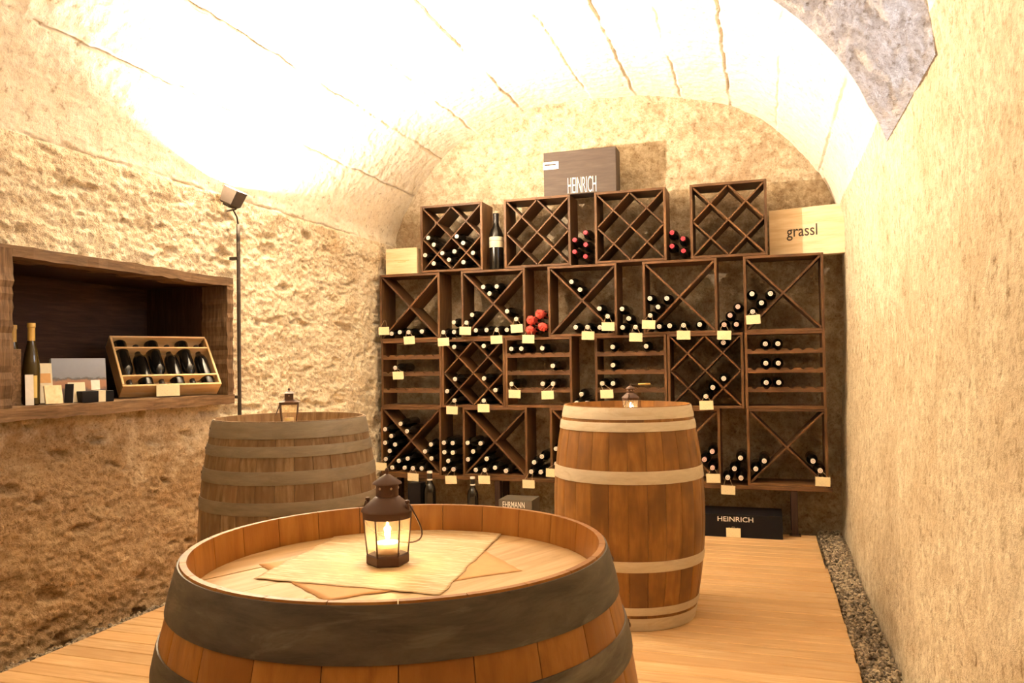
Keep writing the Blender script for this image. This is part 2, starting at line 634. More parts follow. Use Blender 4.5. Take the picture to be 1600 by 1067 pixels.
# ================================================================== THE ROOM
PROF = np.array([(-3.00, -.12), (-3.03, .4), (-3.045, .9), (-3.05, 1.685), (-2.99, 2.1), (-2.90, 2.38), (-2.75, 2.67), (-2.455, 2.98), (-2.17, 3.107),
                 (-1.895, 3.198), (-1.574, 3.255), (-1.263, 3.268), (-.863, 3.245), (-.574, 3.20), (-.248, 3.115), (-.023, 3.0), (.152, 2.856),
                 (.30, 2.69), (.447, 2.48), (.523, 2.29), (.545, 1.8), (.535, 1.2), (.50, .4), (.49, -.12)])
_d = np.r_[0, np.cumsum(np.hypot(*np.diff(PROF, axis=0).T))]
def _smooth_profile():
    s = np.linspace(0, _d[-1], 1600)
    x, z = np.interp(s, _d, PROF[:, 0]), np.interp(s, _d, PROF[:, 1])
    k = np.hanning(121)
    k /= k.sum()
    def sm(a):
        p = np.r_[2 * a[0] - a[60:0:-1], a, 2 * a[-1] - a[-2:-62:-1]]
        return np.convolve(p, k, 'valid')
    return s, sm(x), sm(z)
PS, PX, PZ = _smooth_profile()
S_END = _d[-1]
S_L = float(np.interp(2.19, PZ[:500], PS[:500]))                     # left wall ends, vault starts
_i = np.where((PX > 0) & (PZ > 2.25))[0][-1]
S_R = float(PS[_i])                                                    # vault ends, right wall starts
D = 5.6806            # front plane of the racks
YW = 6.03             # back wall

def seam_s(x):
    k = (PS > S_L) & (PS < S_R)
    return float(np.interp(x, PX[k], PS[k]))
SEAMS = [S_L, float(np.interp(2.61, PZ[:600], PS[:600]))] + [seam_s(x) for x in (-2.52, -2.2, -1.80, -1.25, -.9, -.55, -.2, .12, .40)]

def smoothstep(a, b, x):
    t = np.clip((x - a) / (b - a), 0, 1)
    return t * t * (3 - 2 * t)

def relief(s, y):
    """inward offset of the shell at arc length s and depth y"""
    wl = 1 - smoothstep(S_L - .12, S_L + .10, s)                     # left wall weight
    wr = smoothstep(S_R - .25, S_R + .1, s)
    wc = 1 - wl - wr
    yy = y + .22 * s
    left = .045 * fbm(yy * .9, s * 1.5, 3, 3) + .020 * fbm(yy * 3.0, s * 5.5, 11, 3, .5) - .006 * ridged(yy * 4.5, s * 9, 19, 3, .5) + .013 * fbm(yy * 14, s * 18, 23, 2, .6) + .011 * gnoise(yy * 34, s * 40, 27) + .009 * gnoise(yy * 55, s * 52, 29) + .07 * smoothstep(4.8, 5.6, y)
    pit = fbm(yy * 4.5, s * 9, 31, 3, .5)
    left = left - .035 * smoothstep(.22, .42, pit)
    right = .028 * fbm(y * .8, s * .8, 41, 3) + .010 * fbm(y * 5, s * 3, 43, 4, .6) + .0045 * fbm(y * 24, s * 12, 47, 3, .7)
    ceil = .010 * fbm(y * 1.2, s * 2, 51, 3) + .006 * fbm(y * 14, s * 14, 53, 3, .65)
    for i, q in enumerate(SEAMS):
        on = smoothstep(-.22, .02, fbm(y * 1.7, y * 0 + i * 5.3, 61, 3))
        wob = .022 * fbm(y * 5, y * 0 + i * 3.1, 71, 3)
        ceil = ceil - .016 * on * np.exp(-((s - q - wob) / .006) ** 2)
        ceil = ceil + (.005 if i % 2 else -.005) * smoothstep(-.004, .004, s - q - wob) * (1 - smoothstep(.22, .34, s - q))
    return wl * left + wr * right + wc * ceil

YS = np.r_[np.linspace(-1.35, 1.45, 24), np.arange(1.5, 6.16, .012)]
def shell(s0, s1, ds):
    s = np.linspace(s0, s1, int((s1 - s0) / ds) + 1)
    S, Y = np.meshgrid(s, YS, indexing='ij')
    x, z = np.interp(s, PS, PX), np.interp(s, PS, PZ)
    e = .01
    tx = np.interp(s + e, PS, PX) - np.interp(s - e, PS, PX)
    tz = np.interp(s + e, PS, PZ) - np.interp(s - e, PS, PZ)
    L = np.hypot(tx, tz)
    nx, nz = tz / L, -tx / L
    R = relief(S, Y)
    P = np.stack([x[:, None] + nx[:, None] * R, Y, z[:, None] + nz[:, None] * R], -1)
    return P

def keep_mask(P, bad):
    c = (P[:-1, :-1] + P[1:, 1:]) / 2
    return ~bad(c[..., 0], c[..., 1], c[..., 2])

def in_niche(x, y, z):
    return (y > 2.44) & (y < 3.85) & (z > 1.02) & (z < 1.69) & (x < -2.5)

R_Y0, R_Y1, R_Z0, R_Z1 = 2.66, 3.90, 2.12, 2.97
def in_recess(x, y, z):
    return (x > -.1) & (y > R_Y0) & (y < R_Y1) & (z > R_Z0) & (z < R_Z1) & (y - z < 1.545)

P = shell(0, S_L, .009)
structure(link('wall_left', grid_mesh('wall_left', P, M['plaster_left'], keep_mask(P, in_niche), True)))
P = shell(S_L, S_R, .007)
structure(link('ceiling', grid_mesh('ceiling', P, M['vault'], keep_mask(P, in_recess), True)))
P = shell(S_R, S_END, .012)
structure(link('wall_right', grid_mesh('wall_right', P, M['plaster_right'], keep_mask(P, in_recess), True)))

def flat_wall(name, y, mat, facing, step):
    xs = np.arange(-3.35, .95, step)
    zs = np.arange(-.15, 3.5, step)
    X, Z = np.meshgrid(xs, zs, indexing='ij')
    R = .03 * fbm(X * 1.1, Z * 1.1, 81, 3) + .018 * fbm(X * 5, Z * 5, 83, 4, .6) + .010 * fbm(X * 22, Z * 22, 87, 2, .7)
    P = np.stack([X, y + facing * R, Z], -1)
    return structure(link(name, grid_mesh(name, P, mat, None, facing > 0)))
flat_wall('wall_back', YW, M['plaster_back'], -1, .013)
flat_wall('wall_front', -1.25, M['plaster_back'], 1, .06)

# window shaft cut into the right side of the vault, daylight comes down it
def shaft():
    loop = [(R_Y0, R_Z1), (R_Y0, R_Z0), (R_Z0 + 1.545, R_Z0), (R_Y1, R_Y1 - 1.545), (R_Y1, R_Z1), (R_Y0, R_Z1)]
    q = []
    for (a, b), (c, d) in zip(loop[:-1], loop[1:]):
        n = max(2, int(math.hypot(c - a, d - b) / .015))
        for i in range(n):
            q.append((a + (c - a) * i / n, b + (d - b) * i / n))
    q.append(loop[-1])
    q = np.array(q)
    l = np.r_[0, np.cumsum(np.hypot(*np.diff(q, axis=0).T))]
    k = PX > -.6
    zz, xx = PZ[k][::-1], PX[k][::-1]
    x0 = np.interp(q[:, 1], zz, xx) - .012
    t = np.linspace(0, 1, 110)
    X = x0[:, None] + t[None, :] * (1.45 - x0[:, None])
    Lg = np.repeat(l[:, None], len(t), 1)
    R = .030 * fbm(Lg * 5, X * 5, 91, 4, .6) + .010 * fbm(Lg * 22, X * 22, 93, 3, .75)
    R = R * smoothstep(0, .06, t)[None, :]
    cy, cz = (R_Y0 + R_Y1) / 2, (R_Z0 + R_Z1) / 2
    ny, nz = cy - q[:, 0], cz - q[:, 1]
    nl = np.hypot(ny, nz)
    Yp = q[:, 0][:, None] + (ny / nl)[:, None] * R
    Zp = q[:, 1][:, None] + (nz / nl)[:, None] * R
    return np.stack([X, Yp, Zp], -1)
structure(link('wall_window_shaft', grid_mesh('wall_window_shaft', shaft(), M['recess'])))
w = structure(empty('window_1', (1.45, (R_Y0 + R_Y1) / 2, R_Z0)))
wy, wz = R_Y1 - R_Y0 + .1, R_Z1 - R_Z0 + .1
for zz in (0, wz - .1):
    box('frame_rail', (wy, .05, .05), M['niche'], w, (0, 0, zz), (0, 0, math.pi / 2))
for yy in (-wy / 2, 0, wy / 2):
    box('frame_stile', (wz, .05, .05), M['niche'], w, (0, yy, wz / 2 - .05), (0, math.pi / 2, 0))
for yy in (-wy / 4, wy / 4):
    box('pane', (.004, wy / 2 - .05, wz - .1), M['glass'], w, (0, yy, wz / 2 - .05))

# floor: bed with planks across the room, gravel strips along both walls
fl = structure(link('floor', mesh_from('floor', [(-3.3, -1.5, -.05), (.9, -1.5, -.05), (.9, 6.3, -.05), (-3.3, 6.3, -.05)], [(0, 1, 2, 3)]), M['stone']))
PW = .098
yy = 5.74
while yy > -1.2:
    x1 = .322 + random.uniform(-.003, .003)
    x0 = -2.905 + random.uniform(-.006, .006)
    if yy > 4.9:
        x0 = -2.93
    box('plank', (3.23, PW - .0035, .028), M['floor'], fl, ((x0 + x1) / 2, yy - PW / 2, -.014 + random.uniform(-.0006, .0006)), (0, 0, 0), .003)
    yy -= PW
def gravel(name, x0, x1, y0, y1, n, label, seed):
    rs = np.random.RandomState(seed)
    bm = bmesh.new()
    bmesh.ops.create_icosphere(bm, subdivisions=1, radius=1)
    bv = np.array([v.co for v in bm.verts])
    bf = np.array([[v.index for v in f.verts] for f in bm.faces])
    bm.free()
    keep = 12
    V, F = [], []
    # 20-sided stones
    bm = bmesh.new()
    bmesh.ops.create_icosphere(bm, subdivisions=1, radius=1)
    base = np.array([v.co for v in bm.verts])
    fac = np.array([[v.index for v in f.verts] for f in bm.faces])
    bm.free()
    for i in range(n):
        r = rs.uniform(.006, .015)
        sc = rs.uniform(.6, 1.25, 3) * r
        rot = np.array(Euler(rs.uniform(0, 6.28, 3)).to_matrix())
        p = base * (1 + rs.uniform(-.18, .18, (len(base), 1)))
        c = np.array([rs.uniform(x0, x1), rs.uniform(y0, y1), -.042 + rs.uniform(0, .024)])
        F.append(fac + len(V) * len(base))
        V.append((p * sc) @ rot.T + c)
    V = np.concatenate(V)
    F = np.concatenate(F)
    me = mesh_from(name, V, [tuple(int(k) for k in f) for f in F], False)
    o = link(name, me, M['stone'])
    o['kind'] = 'stuff'
    o['label'] = label
    o['category'] = 'gravel'
gravel('gravel', .335, .47, 2.3, 6.0, 4600, 'grey brown gravel strip between plank floor and right wall', 1)
gravel('gravel', -2.99, -2.92, 1.9, 5.2, 2200, 'thin strip of gravel along the foot of the left wall', 2)

# ================================================================== NICHE IN THE LEFT WALL
nb = structure(empty('trim_1', (-2.96, 3.14, 1.04)))
nb['label'] = 'old timber frame and dark lining of the wall niche'
NZ0, NZ1, NY0, NY1, NXB = 1.042, 1.667, 2.46, 3.825, -3.52
def abs_box(name, lo, hi, mat, parent, axis=0, c=.002):
    lo, hi = Vector(lo), Vector(hi)
    s = hi - lo
    ctr = (lo + hi) / 2 - (parent.location if parent else Vector((0, 0, 0)))
    if axis == 0:
        return box(name, (s.x, s.y, s.z), mat, parent, ctr, (0, 0, 0), c)
    if axis == 1:
        return box(name, (s.y, s.x, s.z), mat, parent, ctr, (0, 0, math.pi / 2), c)
    return box(name, (s.z, s.y, s.x), mat, parent, ctr, (0, -math.pi / 2, 0), c)
def beam(name, lo, hi, seed, axis):
    """rough old beam with an uneven surface"""
    lo, hi = np.array(lo, float), np.array(hi, float)
    rs = np.random.RandomState(seed)
    n = 26
    V, F = [], []
    o = [k for k in range(3) if k != axis]
    for i in range(n + 1):
        t = lo[axis] + (hi[axis] - lo[axis]) * i / n
        w1, w2 = rs.uniform(-.004, .004, 2)
        for (a, b) in ((lo, lo), (hi, lo), (hi, hi), (lo, hi)):
            p = np.zeros(3)
            p[axis] = t
            p[o[0]] = a[o[0]] + w1 + rs.uniform(-.002, .002)
            p[o[1]] = b[o[1]] + w2 + rs.uniform(-.002, .002)
            V.append(p)
    for i in range(n):
        for k in range(4):
            k2 = (k + 1) % 4
            F.append((i * 4 + k, i * 4 + k2, i * 4 + 4 + k2, i * 4 + 4 + k))
    F.append((0, 1, 2, 3))
    F.append(tuple(n * 4 + k for k in range(4)))
    V = np.array(V)
    ctr = (lo + hi) / 2
    V = V - ctr
    # grain along local x
    if axis == 1:
        V = V[:, [1, 0, 2]] * np.array([1, -1, 1])
        rot = (0, 0, math.pi / 2)
    else:
        V = V[:, [2, 1, 0]] * np.array([1, 1, -1])
        rot = (0, -math.pi / 2, 0)
    me = mesh_from(name, V, F)
    bm = bmesh.new()
    bm.from_mesh(me)
    bmesh.ops.recalc_face_normals(bm, faces=bm.faces)
    bm.to_mesh(me)
    bm.free()
    return link(name, me, M['niche'], nb, Vector(ctr) - nb.location, rot)
beam('lintel', (-3.12, 2.38, 1.667), (-2.945, 3.875, 1.715), 3, 1)
beam('sill', (-3.12, 2.38, .988), (-2.935, 3.875, 1.042), 4, 1)
beam('jamb', (-3.12, 2.375, 1.0), (-2.945, 2.46, 1.70), 5, 2)
beam('jamb', (-3.12, 3.822, 1.0), (-2.945, 3.875, 1.70), 6, 2)
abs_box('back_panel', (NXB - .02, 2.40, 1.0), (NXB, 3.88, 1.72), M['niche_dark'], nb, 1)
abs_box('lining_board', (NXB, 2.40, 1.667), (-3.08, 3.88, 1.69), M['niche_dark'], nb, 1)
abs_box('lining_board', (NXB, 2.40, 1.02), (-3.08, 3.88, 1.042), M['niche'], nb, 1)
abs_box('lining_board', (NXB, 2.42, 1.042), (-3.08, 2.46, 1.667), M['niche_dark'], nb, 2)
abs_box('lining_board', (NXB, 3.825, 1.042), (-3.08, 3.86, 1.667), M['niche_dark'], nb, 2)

# ================================================================== FLOODLIGHTS AND CONDUIT
def floodlight(name, pos, aim, watts, label):
    """small flood lamp on a bracket; its lens throws the light up into the vault"""
    root = empty(name, pos)
    tag(root, label, 'lamp')
    z = Vector(aim).normalized()
    x = Vector((0, 1, 0)).cross(z).normalized()
    y = z.cross(x)
    R3 = Matrix((x, y, z)).transposed()
    rot = R3.to_euler()
    # flared housing: open tray towards local +z
    V, F = [], []
    for (sx, sy, zz) in ((.034, .036, -.095), (.042, .044, -.085), (.048, .048, -.004), (.050, .050, 0), (.046, .046, 0), (.040, .038, -.03)):
        for (a, b) in ((-1, -1), (1, -1), (1, 1), (-1, 1)):
            V.append((a * sx, b * sy, zz))
    for i in range(5):
        for k in range(4):
            k2 = (k + 1) % 4
            F.append((i * 4 + k, i * 4 + k2, i * 4 + 4 + k2, i * 4 + 4 + k))
    F.append((3, 2, 1, 0))
    F.append((20, 21, 22, 23))
    link('housing', mesh_from('housing', V, F), M['lamp_body'], root, (0, 0, 0), rot)
    for k in range(4):
        box('cooling_fin', (.004, .06, .014), M['lamp_body'], root, R3 @ Vector((-.021 + k * .014, 0, -.099)), rot, .001)
    V = [(-.041, -.039, -.026), (.041, -.039, -.026), (.041, .039, -.026), (-.041, .039, -.026)]
    link('lens', mesh_from('lens', V, [(0, 1, 2, 3)]), M['lamp_glow'], root, (0, 0, 0), rot)
    tube_obj('bracket', [(-.0, .053, -.02), (-.01, .055, -.06), (-.04, .05, -.10), (-.10, .05, -.105)], .006, M['conduit'], root)
    li = bpy.data.lights.new('flood_light', 'AREA')
    li.shape = 'RECTANGLE'
    li.size, li.size_y = .076, .072
    li.energy = watts
    li.color = LAMP_COL
    lo = bpy.data.objects.new('flood_light', li)
    COL.objects.link(lo)
    lo.parent = root
    lo.location = R3 @ Vector((0, 0, -.012))
    lo.rotation_euler = (R3 @ Matrix.Rotation(math.pi, 3, 'X')).to_euler()
    return root
LP = Vector((-2.84, 3.765, 2.205))
floodlight('wall_floodlight', LP, (.42, .05, .90), LAMP_W, 'small brown floodlight on left wall above the conduit pipe')
floodlight('wall_floodlight', (-2.875, -.35, 2.1), (.6, .1, .8), FILL_LAMP_W, 'added fill floodlight on left wall, unseen behind the camera')  # added unseen lamp, lifts the ambient light near the camera
cp = empty('conduit_pipe', (-2.965, 3.93, .93))
tag(cp, 'thin dark conduit pipe running down left wall beside the niche', 'pipe')
pts = [(-2.945 - .035 * (1 - i / 20), 3.925 + .055 * (1 - i / 20), .55 + 1.49 * i / 20) for i in range(21)]
tube_obj('pipe', [Vector(p) - cp.location for p in pts], .011, M['conduit'], cp, 10)
tube_obj('cable', [Vector(p) - cp.location for p in [pts[-1], (-2.935, 3.90, 2.08), (-2.925, 3.85, 2.115), (-2.90, 3.82, 2.125)]], .005, M['conduit'], cp)
for zz in (.62, 1.02, 1.84):
    t = (zz - .55) / 1.49
    box('pipe_clamp', (.06, .03, .018), M['conduit'], cp, Vector((-2.970 - .035 * (1 - t), 3.925 + .055 * (1 - t), zz)) - cp.location)

# ================================================================== WINE RACK
W, HH, T, DEP = .52, .528, .018, .25
ROWZ = [.333, .861, 1.389, 1.918]
AX = [-2.563, -1.868, -1.166, -.478]
BX = [-2.925, -2.226, -1.530, -.822, -.124]
CX = [('shelf', -2.917), ('diamond', -2.395), ('shelf', -1.873), ('shelf', -1.181), ('diamond', -.655), ('shelf', -.126)]
ORD = ['first', 'second', 'third', 'fourth', 'fifth', 'sixth', 'seventh', 'eighth', 'ninth', 'tenth', 'eleventh', 'twelfth']

def rail_mesh():
    """bottle rail with six scallops, length along x"""
    L = W - 2 * T
    n = 72
    up, V, F = [], [], []
    for i in range(n + 1):
        x = -L / 2 + L * i / n
        c = (((x + L / 2) / (L / 6)) % 1 - .5) * (L / 6)
        dip = .015 * max(0, 1 - (c / .021) ** 2)
        up.append((x, .016 - dip))
    for yv in (-.009, .009):
        for x, z in up:
            V.append((x, yv, z))
        for x, z in up:
            V.append((x, yv, -.018))
    k = n + 1
    for i in range(n):
        F.append((k + i, k + i + 1, i + 1, i))
        F.append((2 * k + i, 2 * k + i + 1, 3 * k + i + 1, 3 * k + i))
        F.append((i, i + 1, 2 * k + i + 1, 2 * k + i))
        F.append((k + i + 1, k + i, 3 * k + i, 3 * k + i + 1))
    F.append((0, 2 * k, 3 * k, k))
    F.append((n, k + n, 3 * k + n, 2 * k + n))
    me = mesh_from('bottle_rail', V, F)
    me.materials.append(M['rack'])
    return me
RAIL = rail_mesh()

def diag(parent, a, b, th):
    """board from a to b in the x-z plane of the box, full depth"""
    a, b = Vector((a[0], 0, a[1])), Vector((b[0], 0, b[1]))
    d = b - a
    L = d.length - .012
    ang = math.atan2(d.z, d.x)
    box('diagonal_board', (L, DEP - .012, th), M['rack'], parent, (a + b) / 2 + Vector((0, DEP / 2 + .002, 0)), (0, -ang, 0), .0015)

def rack_box(kind, x, z, name, label, group):
    r = empty(name, (x, D, z))
    tag(r, label, 'wine rack', group)
    for sx in (T / 2, W - T / 2):
        box('side_panel', (HH - .001, DEP, T), M['rack'], r, (sx, DEP / 2, HH / 2), (0, -math.pi / 2, 0), .0015)
    box('top_board', (W - 2 * T, DEP, T), M['rack'], r, (W / 2, DEP / 2, HH - T / 2 - .0005), (0, 0, 0), .0015)
    box('bottom_board', (W - 2 * T, DEP, T), M['rack'], r, (W / 2, DEP / 2, T / 2 + .0005), (0, 0, 0), .0015)
    a, b, c, d = T, W - T, T, HH - T
    mx, mz = (a + b) / 2, (c + d) / 2
    if kind == 'crossed':
        diag(r, (a, c), (b, d), .014)
        diag(r, (a, d), (b, c), .014)
    elif kind == 'diamond':
        for p, q in (((a, c), (b, d)), ((a, d), (b, c)), ((mx, d), (a, mz)), ((mx, d), (b, mz)), ((a, mz), (mx, c)), ((b, mz), (mx, c))):
            diag(r, p, q, .011)
    else:
        for f in (.25, .5, .75):
            for yv in (.011, .12, .225):
                link('bottle_rail', RAIL, None, r, (W / 2, yv, HH * f))
    return r
for i, x in enumerate(AX):
    rack_box('diamond', x, ROWZ[3], 'diamond_wine_rack', 'dark wooden diamond-grid wine rack box, %s from left in top row' % ORD[i], 'wine rack boxes')
for i, x in enumerate(BX):
    rack_box('crossed', x, ROWZ[2], 'crossed_wine_rack', 'dark wooden X-shaped wine rack box, %s from left under the top row' % ORD[i], 'wine rack boxes')
sn = dn = 0
for k, x in CX:
    if k == 'shelf':
        lab = 'dark wooden wine rack with scalloped bottle shelves, %s from left, third row' % ORD[sn]
        sn += 1
    else:
        lab = 'dark wooden diamond-grid wine rack box, %s one in third row' % ('left' if dn == 0 else 'right')
        dn += 1
    rack_box(k, x, ROWZ[1], '%s_wine_rack' % k, lab, 'wine rack boxes')
for i, x in enumerate(BX):
    rack_box('crossed', x, ROWZ[0], 'crossed_wine_rack', 'dark wooden X-shaped wine rack box, %s from left in bottom row' % ORD[i], 'wine rack boxes')

# base board and posts that carry the racks
bs = empty('rack_base', (-1.25, D, 0))
tag(bs, 'long dark wooden base board on posts under the bottom rack row', 'rack base')
abs_box('base_board', (-2.94, D - .004, .306), (.42, D + DEP, .3325), M['rack'], bs)
for x in (-2.86, -1.95, -1.12, -.55, .176):
    p = abs_box('post', (x - .021, D + .002, .008), (x + .021, D + .06, .305), M['niche_dark'], bs, 2)
    q = box('foot_plate', (.075, .075, .008), M['iron'], bs, (x + 1.25, .03, .004), (0, 0, 0), .001)
    p = abs_box('post', (x - .021, D + .19, .0), (x + .021, D + .24, .305), M['niche_dark'], bs, 2)

# ------------------------------------------------------------------ bottles
BPROF = [(0, .006), (.018, .002), (.031, 0), (.0355, .003), (.0368, .010), (.0368, .175), (.0358, .192), (.031, .208), (.0235, .221), (.0175, .232), (.0148, .245), (.0140, .262)]
NECK = [(.0140, .262), (.0138, .285), (.0152, .2855), (.0154, .292), (.0136, .2925), (.0136, .297)]
body_me = lathe_mesh('glass_body', BPROF + [(.0132, .285), (.0128, .294), (0, .2942)], M['green_glass'], 20)
def cap_mesh(name, mat):
    return lathe_mesh(name, [(.0148, .240), (.0146, .262), (.0145, .284), (.0157, .2845), (.0157, .291), (.013, .292)], mat, 18)
def top_mesh(name, mat):
    return lathe_mesh(name, [(.0156, .290), (.0162, .2905), (.0163, .297), (.0152, .2993), (0, .2995)], mat, 18)
def ring_mesh(name, mat):
    return lathe_mesh(name, [(.0055, .2993), (.0055, .3004), (.0088, .3004), (.0088, .2993)], mat, 16)
CAPS = {'w': cap_mesh('black_capsule', M['cap_black']), 'r': cap_mesh('crimson_capsule', M['cap_red_dark']), 'k': cap_mesh('wine_red_capsule', M['cap_red_dark']), 'b': cap_mesh('plain_black_capsule', M['cap_black'])}
TOPS = {'w': top_mesh('ivory_top', M['cap_w']), 'r': top_mesh('crimson_top', M['cap_r']), 'k': top_mesh('pinkish_top', M['cap_k']), 'b': top_mesh('black_top', M['cap_black'])}
RINGS = {'w': ring_mesh('grey_ring', M['cap_mark']), 'k': ring_mesh('dark_ring', M['cap_mark']), 'r': ring_mesh('dark_red_ring', M['cap_red_dark'])}
LABEL_ME = lathe_mesh('label', [(.0370, .055), (.0373, .056), (.0373, .135), (.0370, .136)], M['cream_label'], 20)
def crumple():
    rs = np.random.RandomState(4)
    prof = [(0, .0), (.034, .002), (.0372, .03), (.037, .17), (.035, .195), (.030, .215), (.026, .24), (.034, .262), (.040, .28), (.030, .302), (.012, .312), (0, .308)]
    V, F = lathe(prof, 7)
    V = [(x * (1 + rs.uniform(-.22, .04)), y * (1 + rs.uniform(-.22, .04)), z + rs.uniform(-.007, .007)) for x, y, z in V]
    me = mesh_from('tissue_wrap', V, F)
    me.materials.append(M['red_paper'])
    return me
WRAP = crumple()

def bottle(loc, rot, kind, label, group, label_on=False, name='wine_bottle', scale=1.0):
    r = empty(name, loc, rot)
    r.scale = (scale,) * 3
    if kind == 'p':
        link('tissue_wrap', WRAP, None, r)
        o = link('glass_body', body_me, None, r)
        o.scale = (.9, .9, .98)
        o.location = (0, 0, .003)
    else:
        link('glass_body', body_me, None, r)
        c = link('capsule', CAPS[kind], None, r)
        link('capsule_top', TOPS[kind], None, c)
        if kind in RINGS:
            link('capsule_mark', RINGS[kind], None, c)
    if label_on:
        link('label', LABEL_ME, None, r)
    tag(r, label, 'bottle', group)
    return r

BOT={
 'r1b1':('w',[(-2.481,2.186),(-2.432,2.129),(-2.508,2.051),(-2.363,2.059),(-2.311,2.006),(-2.438,1.983),(-2.242,2.183),(-2.19,2.129),(-2.264,2.068),(-2.11,2.048),(-2.189,1.98)]),
 'r1g2':('r',[(-1.31,2.099),(-1.228,2.149),(-1.229,2.06),(-1.311,2.011),(-1.231,1.973)]),
 'r1g3':('r',[(-0.602,2.107),(-0.527,2.06),(-0.604,2.011),(-0.525,1.973)]),
 'r2b1':('w',[(-2.808,1.444),(-2.735,1.454),(-2.659,1.452),(-2.543,1.455)]),
 'r2g1':('w',[(-2.363,1.444),(-2.274,1.444),(-2.276,1.52)]),
 'r2b2':('w',[(-2.125,1.572),(-2.171,1.513),(-2.095,1.452),(-2.008,1.452),(-1.927,1.452),(-1.844,1.45),(-2.031,1.782),(-1.921,1.781),(-1.978,1.729),(-1.842,1.59),(-1.769,1.528)]),
 'r2g2':('p',[(-1.589,1.562),(-1.66,1.518),(-1.569,1.464),(-1.667,1.444)]),
 'r2b3':('w',[(-1.338,1.79),(-1.276,1.73),(-1.134,1.586),(-1.073,1.527),(-1.311,1.454),(-1.224,1.453),(-1.134,1.449)]),
 'r2g3':('w',[(-0.969,1.578),(-0.921,1.507),(-0.967,1.444),(-0.874,1.444)]),
 'r2b4':('w',[(-0.767,1.646),(-0.648,1.642),(-0.71,1.583),(-0.767,1.524),(-0.705,1.444),(-0.631,1.447),(-0.535,1.448),(-0.424,1.45)]),
 'r2g4':('k',[(-0.164,1.566),(-0.217,1.507),(-0.258,1.444),(-0.177,1.444)]),
 'r2b5':('w',[(-0.069,1.651),(0.052,1.648),(-0.008,1.587),(-0.067,1.528)]),
 'r3S1':('w',[(-2.776,1.173)]),
 'r3D1':('w',[(-2.273,1.329),(-2.033,1.331),(-2.271,1.081),(-2.032,1.084),(-2.338,0.987),(-1.944,0.995),(-2.278,0.916),(-2.036,0.916)]),
 'r3S2':('w',[(-1.813,1.305),(-1.732,1.305),(-1.571,1.305),(-1.49,1.173),(-1.813,1.041),(-1.571,1.041),(-1.49,1.041)]),
 'r3g1':('w',[(-1.277,0.964),(-1.316,0.8985),(-1.24,0.8985)]),
 'r3S3':('w',[(-1.042,1.305),(-0.8,1.305),(-1.042,1.173),(-1.123,1.041),(-1.042,1.041)]),
 'r3D2':('w',[(-0.266,1.32),(-0.269,1.071),(-0.344,1.009),(-0.391,0.947)]),
 'r3S4':('w',[(0.011,1.305),(0.092,1.305),(0.011,1.173),(0.092,1.173),(0.011,1.041),(0.092,1.041)]),
 'r4b1':('w',[(-2.87,0.688),(-2.736,0.733),(-2.818,0.635),(-2.68,0.675),(-2.87,0.582),(-2.782,0.57),(-2.834,0.517),(-2.87,0.452),(-2.478,0.575),(-2.528,0.52),(-2.475,0.467),(-2.756,0.441),(-2.677,0.461),(-2.809,0.388),(-2.705,0.388),(-2.631,0.388),(-2.557,0.388)]),
 'r4g1':('w',[(-2.368,0.591),(-2.294,0.59),(-2.368,0.517),(-2.294,0.516),(-2.332,0.452),(-2.294,0.388),(-2.368,0.388)]),
 'r4b2':('w',[(-2.171,0.593),(-2.066,0.591),(-2.129,0.528),(-2.171,0.467),(-2.11,0.388),(-2.035,0.39),(-1.955,0.409),(-2.019,0.475),(-1.868,0.388)]),
 'r4g2':('w',[(-1.585,0.502),(-1.645,0.458),(-1.669,0.388),(-1.595,0.388)]),
 'r4b3':('w',[(-1.475,0.562),(-1.475,0.452)]),
 'r4b4':('k',[(-0.357,0.564),(-0.411,0.507),(-0.357,0.452)]),
 'r4g4':('w',[(-0.168,0.524),(-0.21,0.45),(-0.256,0.388),(-0.168,0.388)]),
 'r4b5':('w',[(-0.013,0.508),(-0.069,0.452),(0.298,0.514),(0.341,0.453)]),
}
TAGS= [(-2.639,1.387),(-2.35,1.368),(-2.17,1.449),(-1.918,1.376),(-1.757,1.456),(-1.668,1.375),(-2.737,1.113),(-2.875,1.467),(-1.215,1.39),(-1.066,1.452),(-0.868,1.37),(-0.775,1.458),(-0.533,1.377),(-0.258,1.37),(-0.064,1.473),(-2.286,0.843),(-2.029,0.86),(-1.781,0.967),(-1.526,0.959),(-2.891,0.397),(-2.618,0.322),(-2.301,0.312),(-2.031,0.321),(-1.682,0.3),(-1.5,0.388),(-1.084,0.966),(-0.387,0.887),(-0.351,0.384),(-0.253,0.307),(0.354,0.384)]

MODX = {}
for i, x in enumerate(AX):
    MODX['r1b%d' % (i + 1)] = x
for i, x in enumerate(BX):
    MODX['r2b%d' % (i + 1)] = MODX['r4b%d' % (i + 1)] = x
YC = D - .045
def phrase(k):
    row, kind, n = k[1], k[2], int(k[3])
    if row == '1':
        return ('first diamond box, top row' if kind == 'b' else 'gap left of %s top-row box' % ORD[n])
    if row == '3':
        if kind == 'S':
            return '%s shelf rack, third row' % ORD[n - 1]
        if kind == 'D':
            return '%s diamond box, third row' % ('left' if n == 1 else 'right')
        return 'narrow gap in third row'
    rn = 'second row' if row == '2' else 'bottom row'
    if kind == 'b':
        return '%s crossed box, %s' % (ORD[n - 1], rn)
    return 'gap right of %s crossed box, %s' % (ORD[n - 1], rn)
COLN = {'w': 'white-capped', 'r': 'red-capped', 'k': 'pink-capped', 'p': 'red-tissue-wrapped'}
def ordinal(i, n, ends):
    if n == 1:
        return 'only one'
    if i == 0:
        return ends[0]
    if i == n - 1:
        return ends[1]
    return '%s from %s' % (ORD[i], ends[2])
ALLB = []
rnd = random.Random(3)
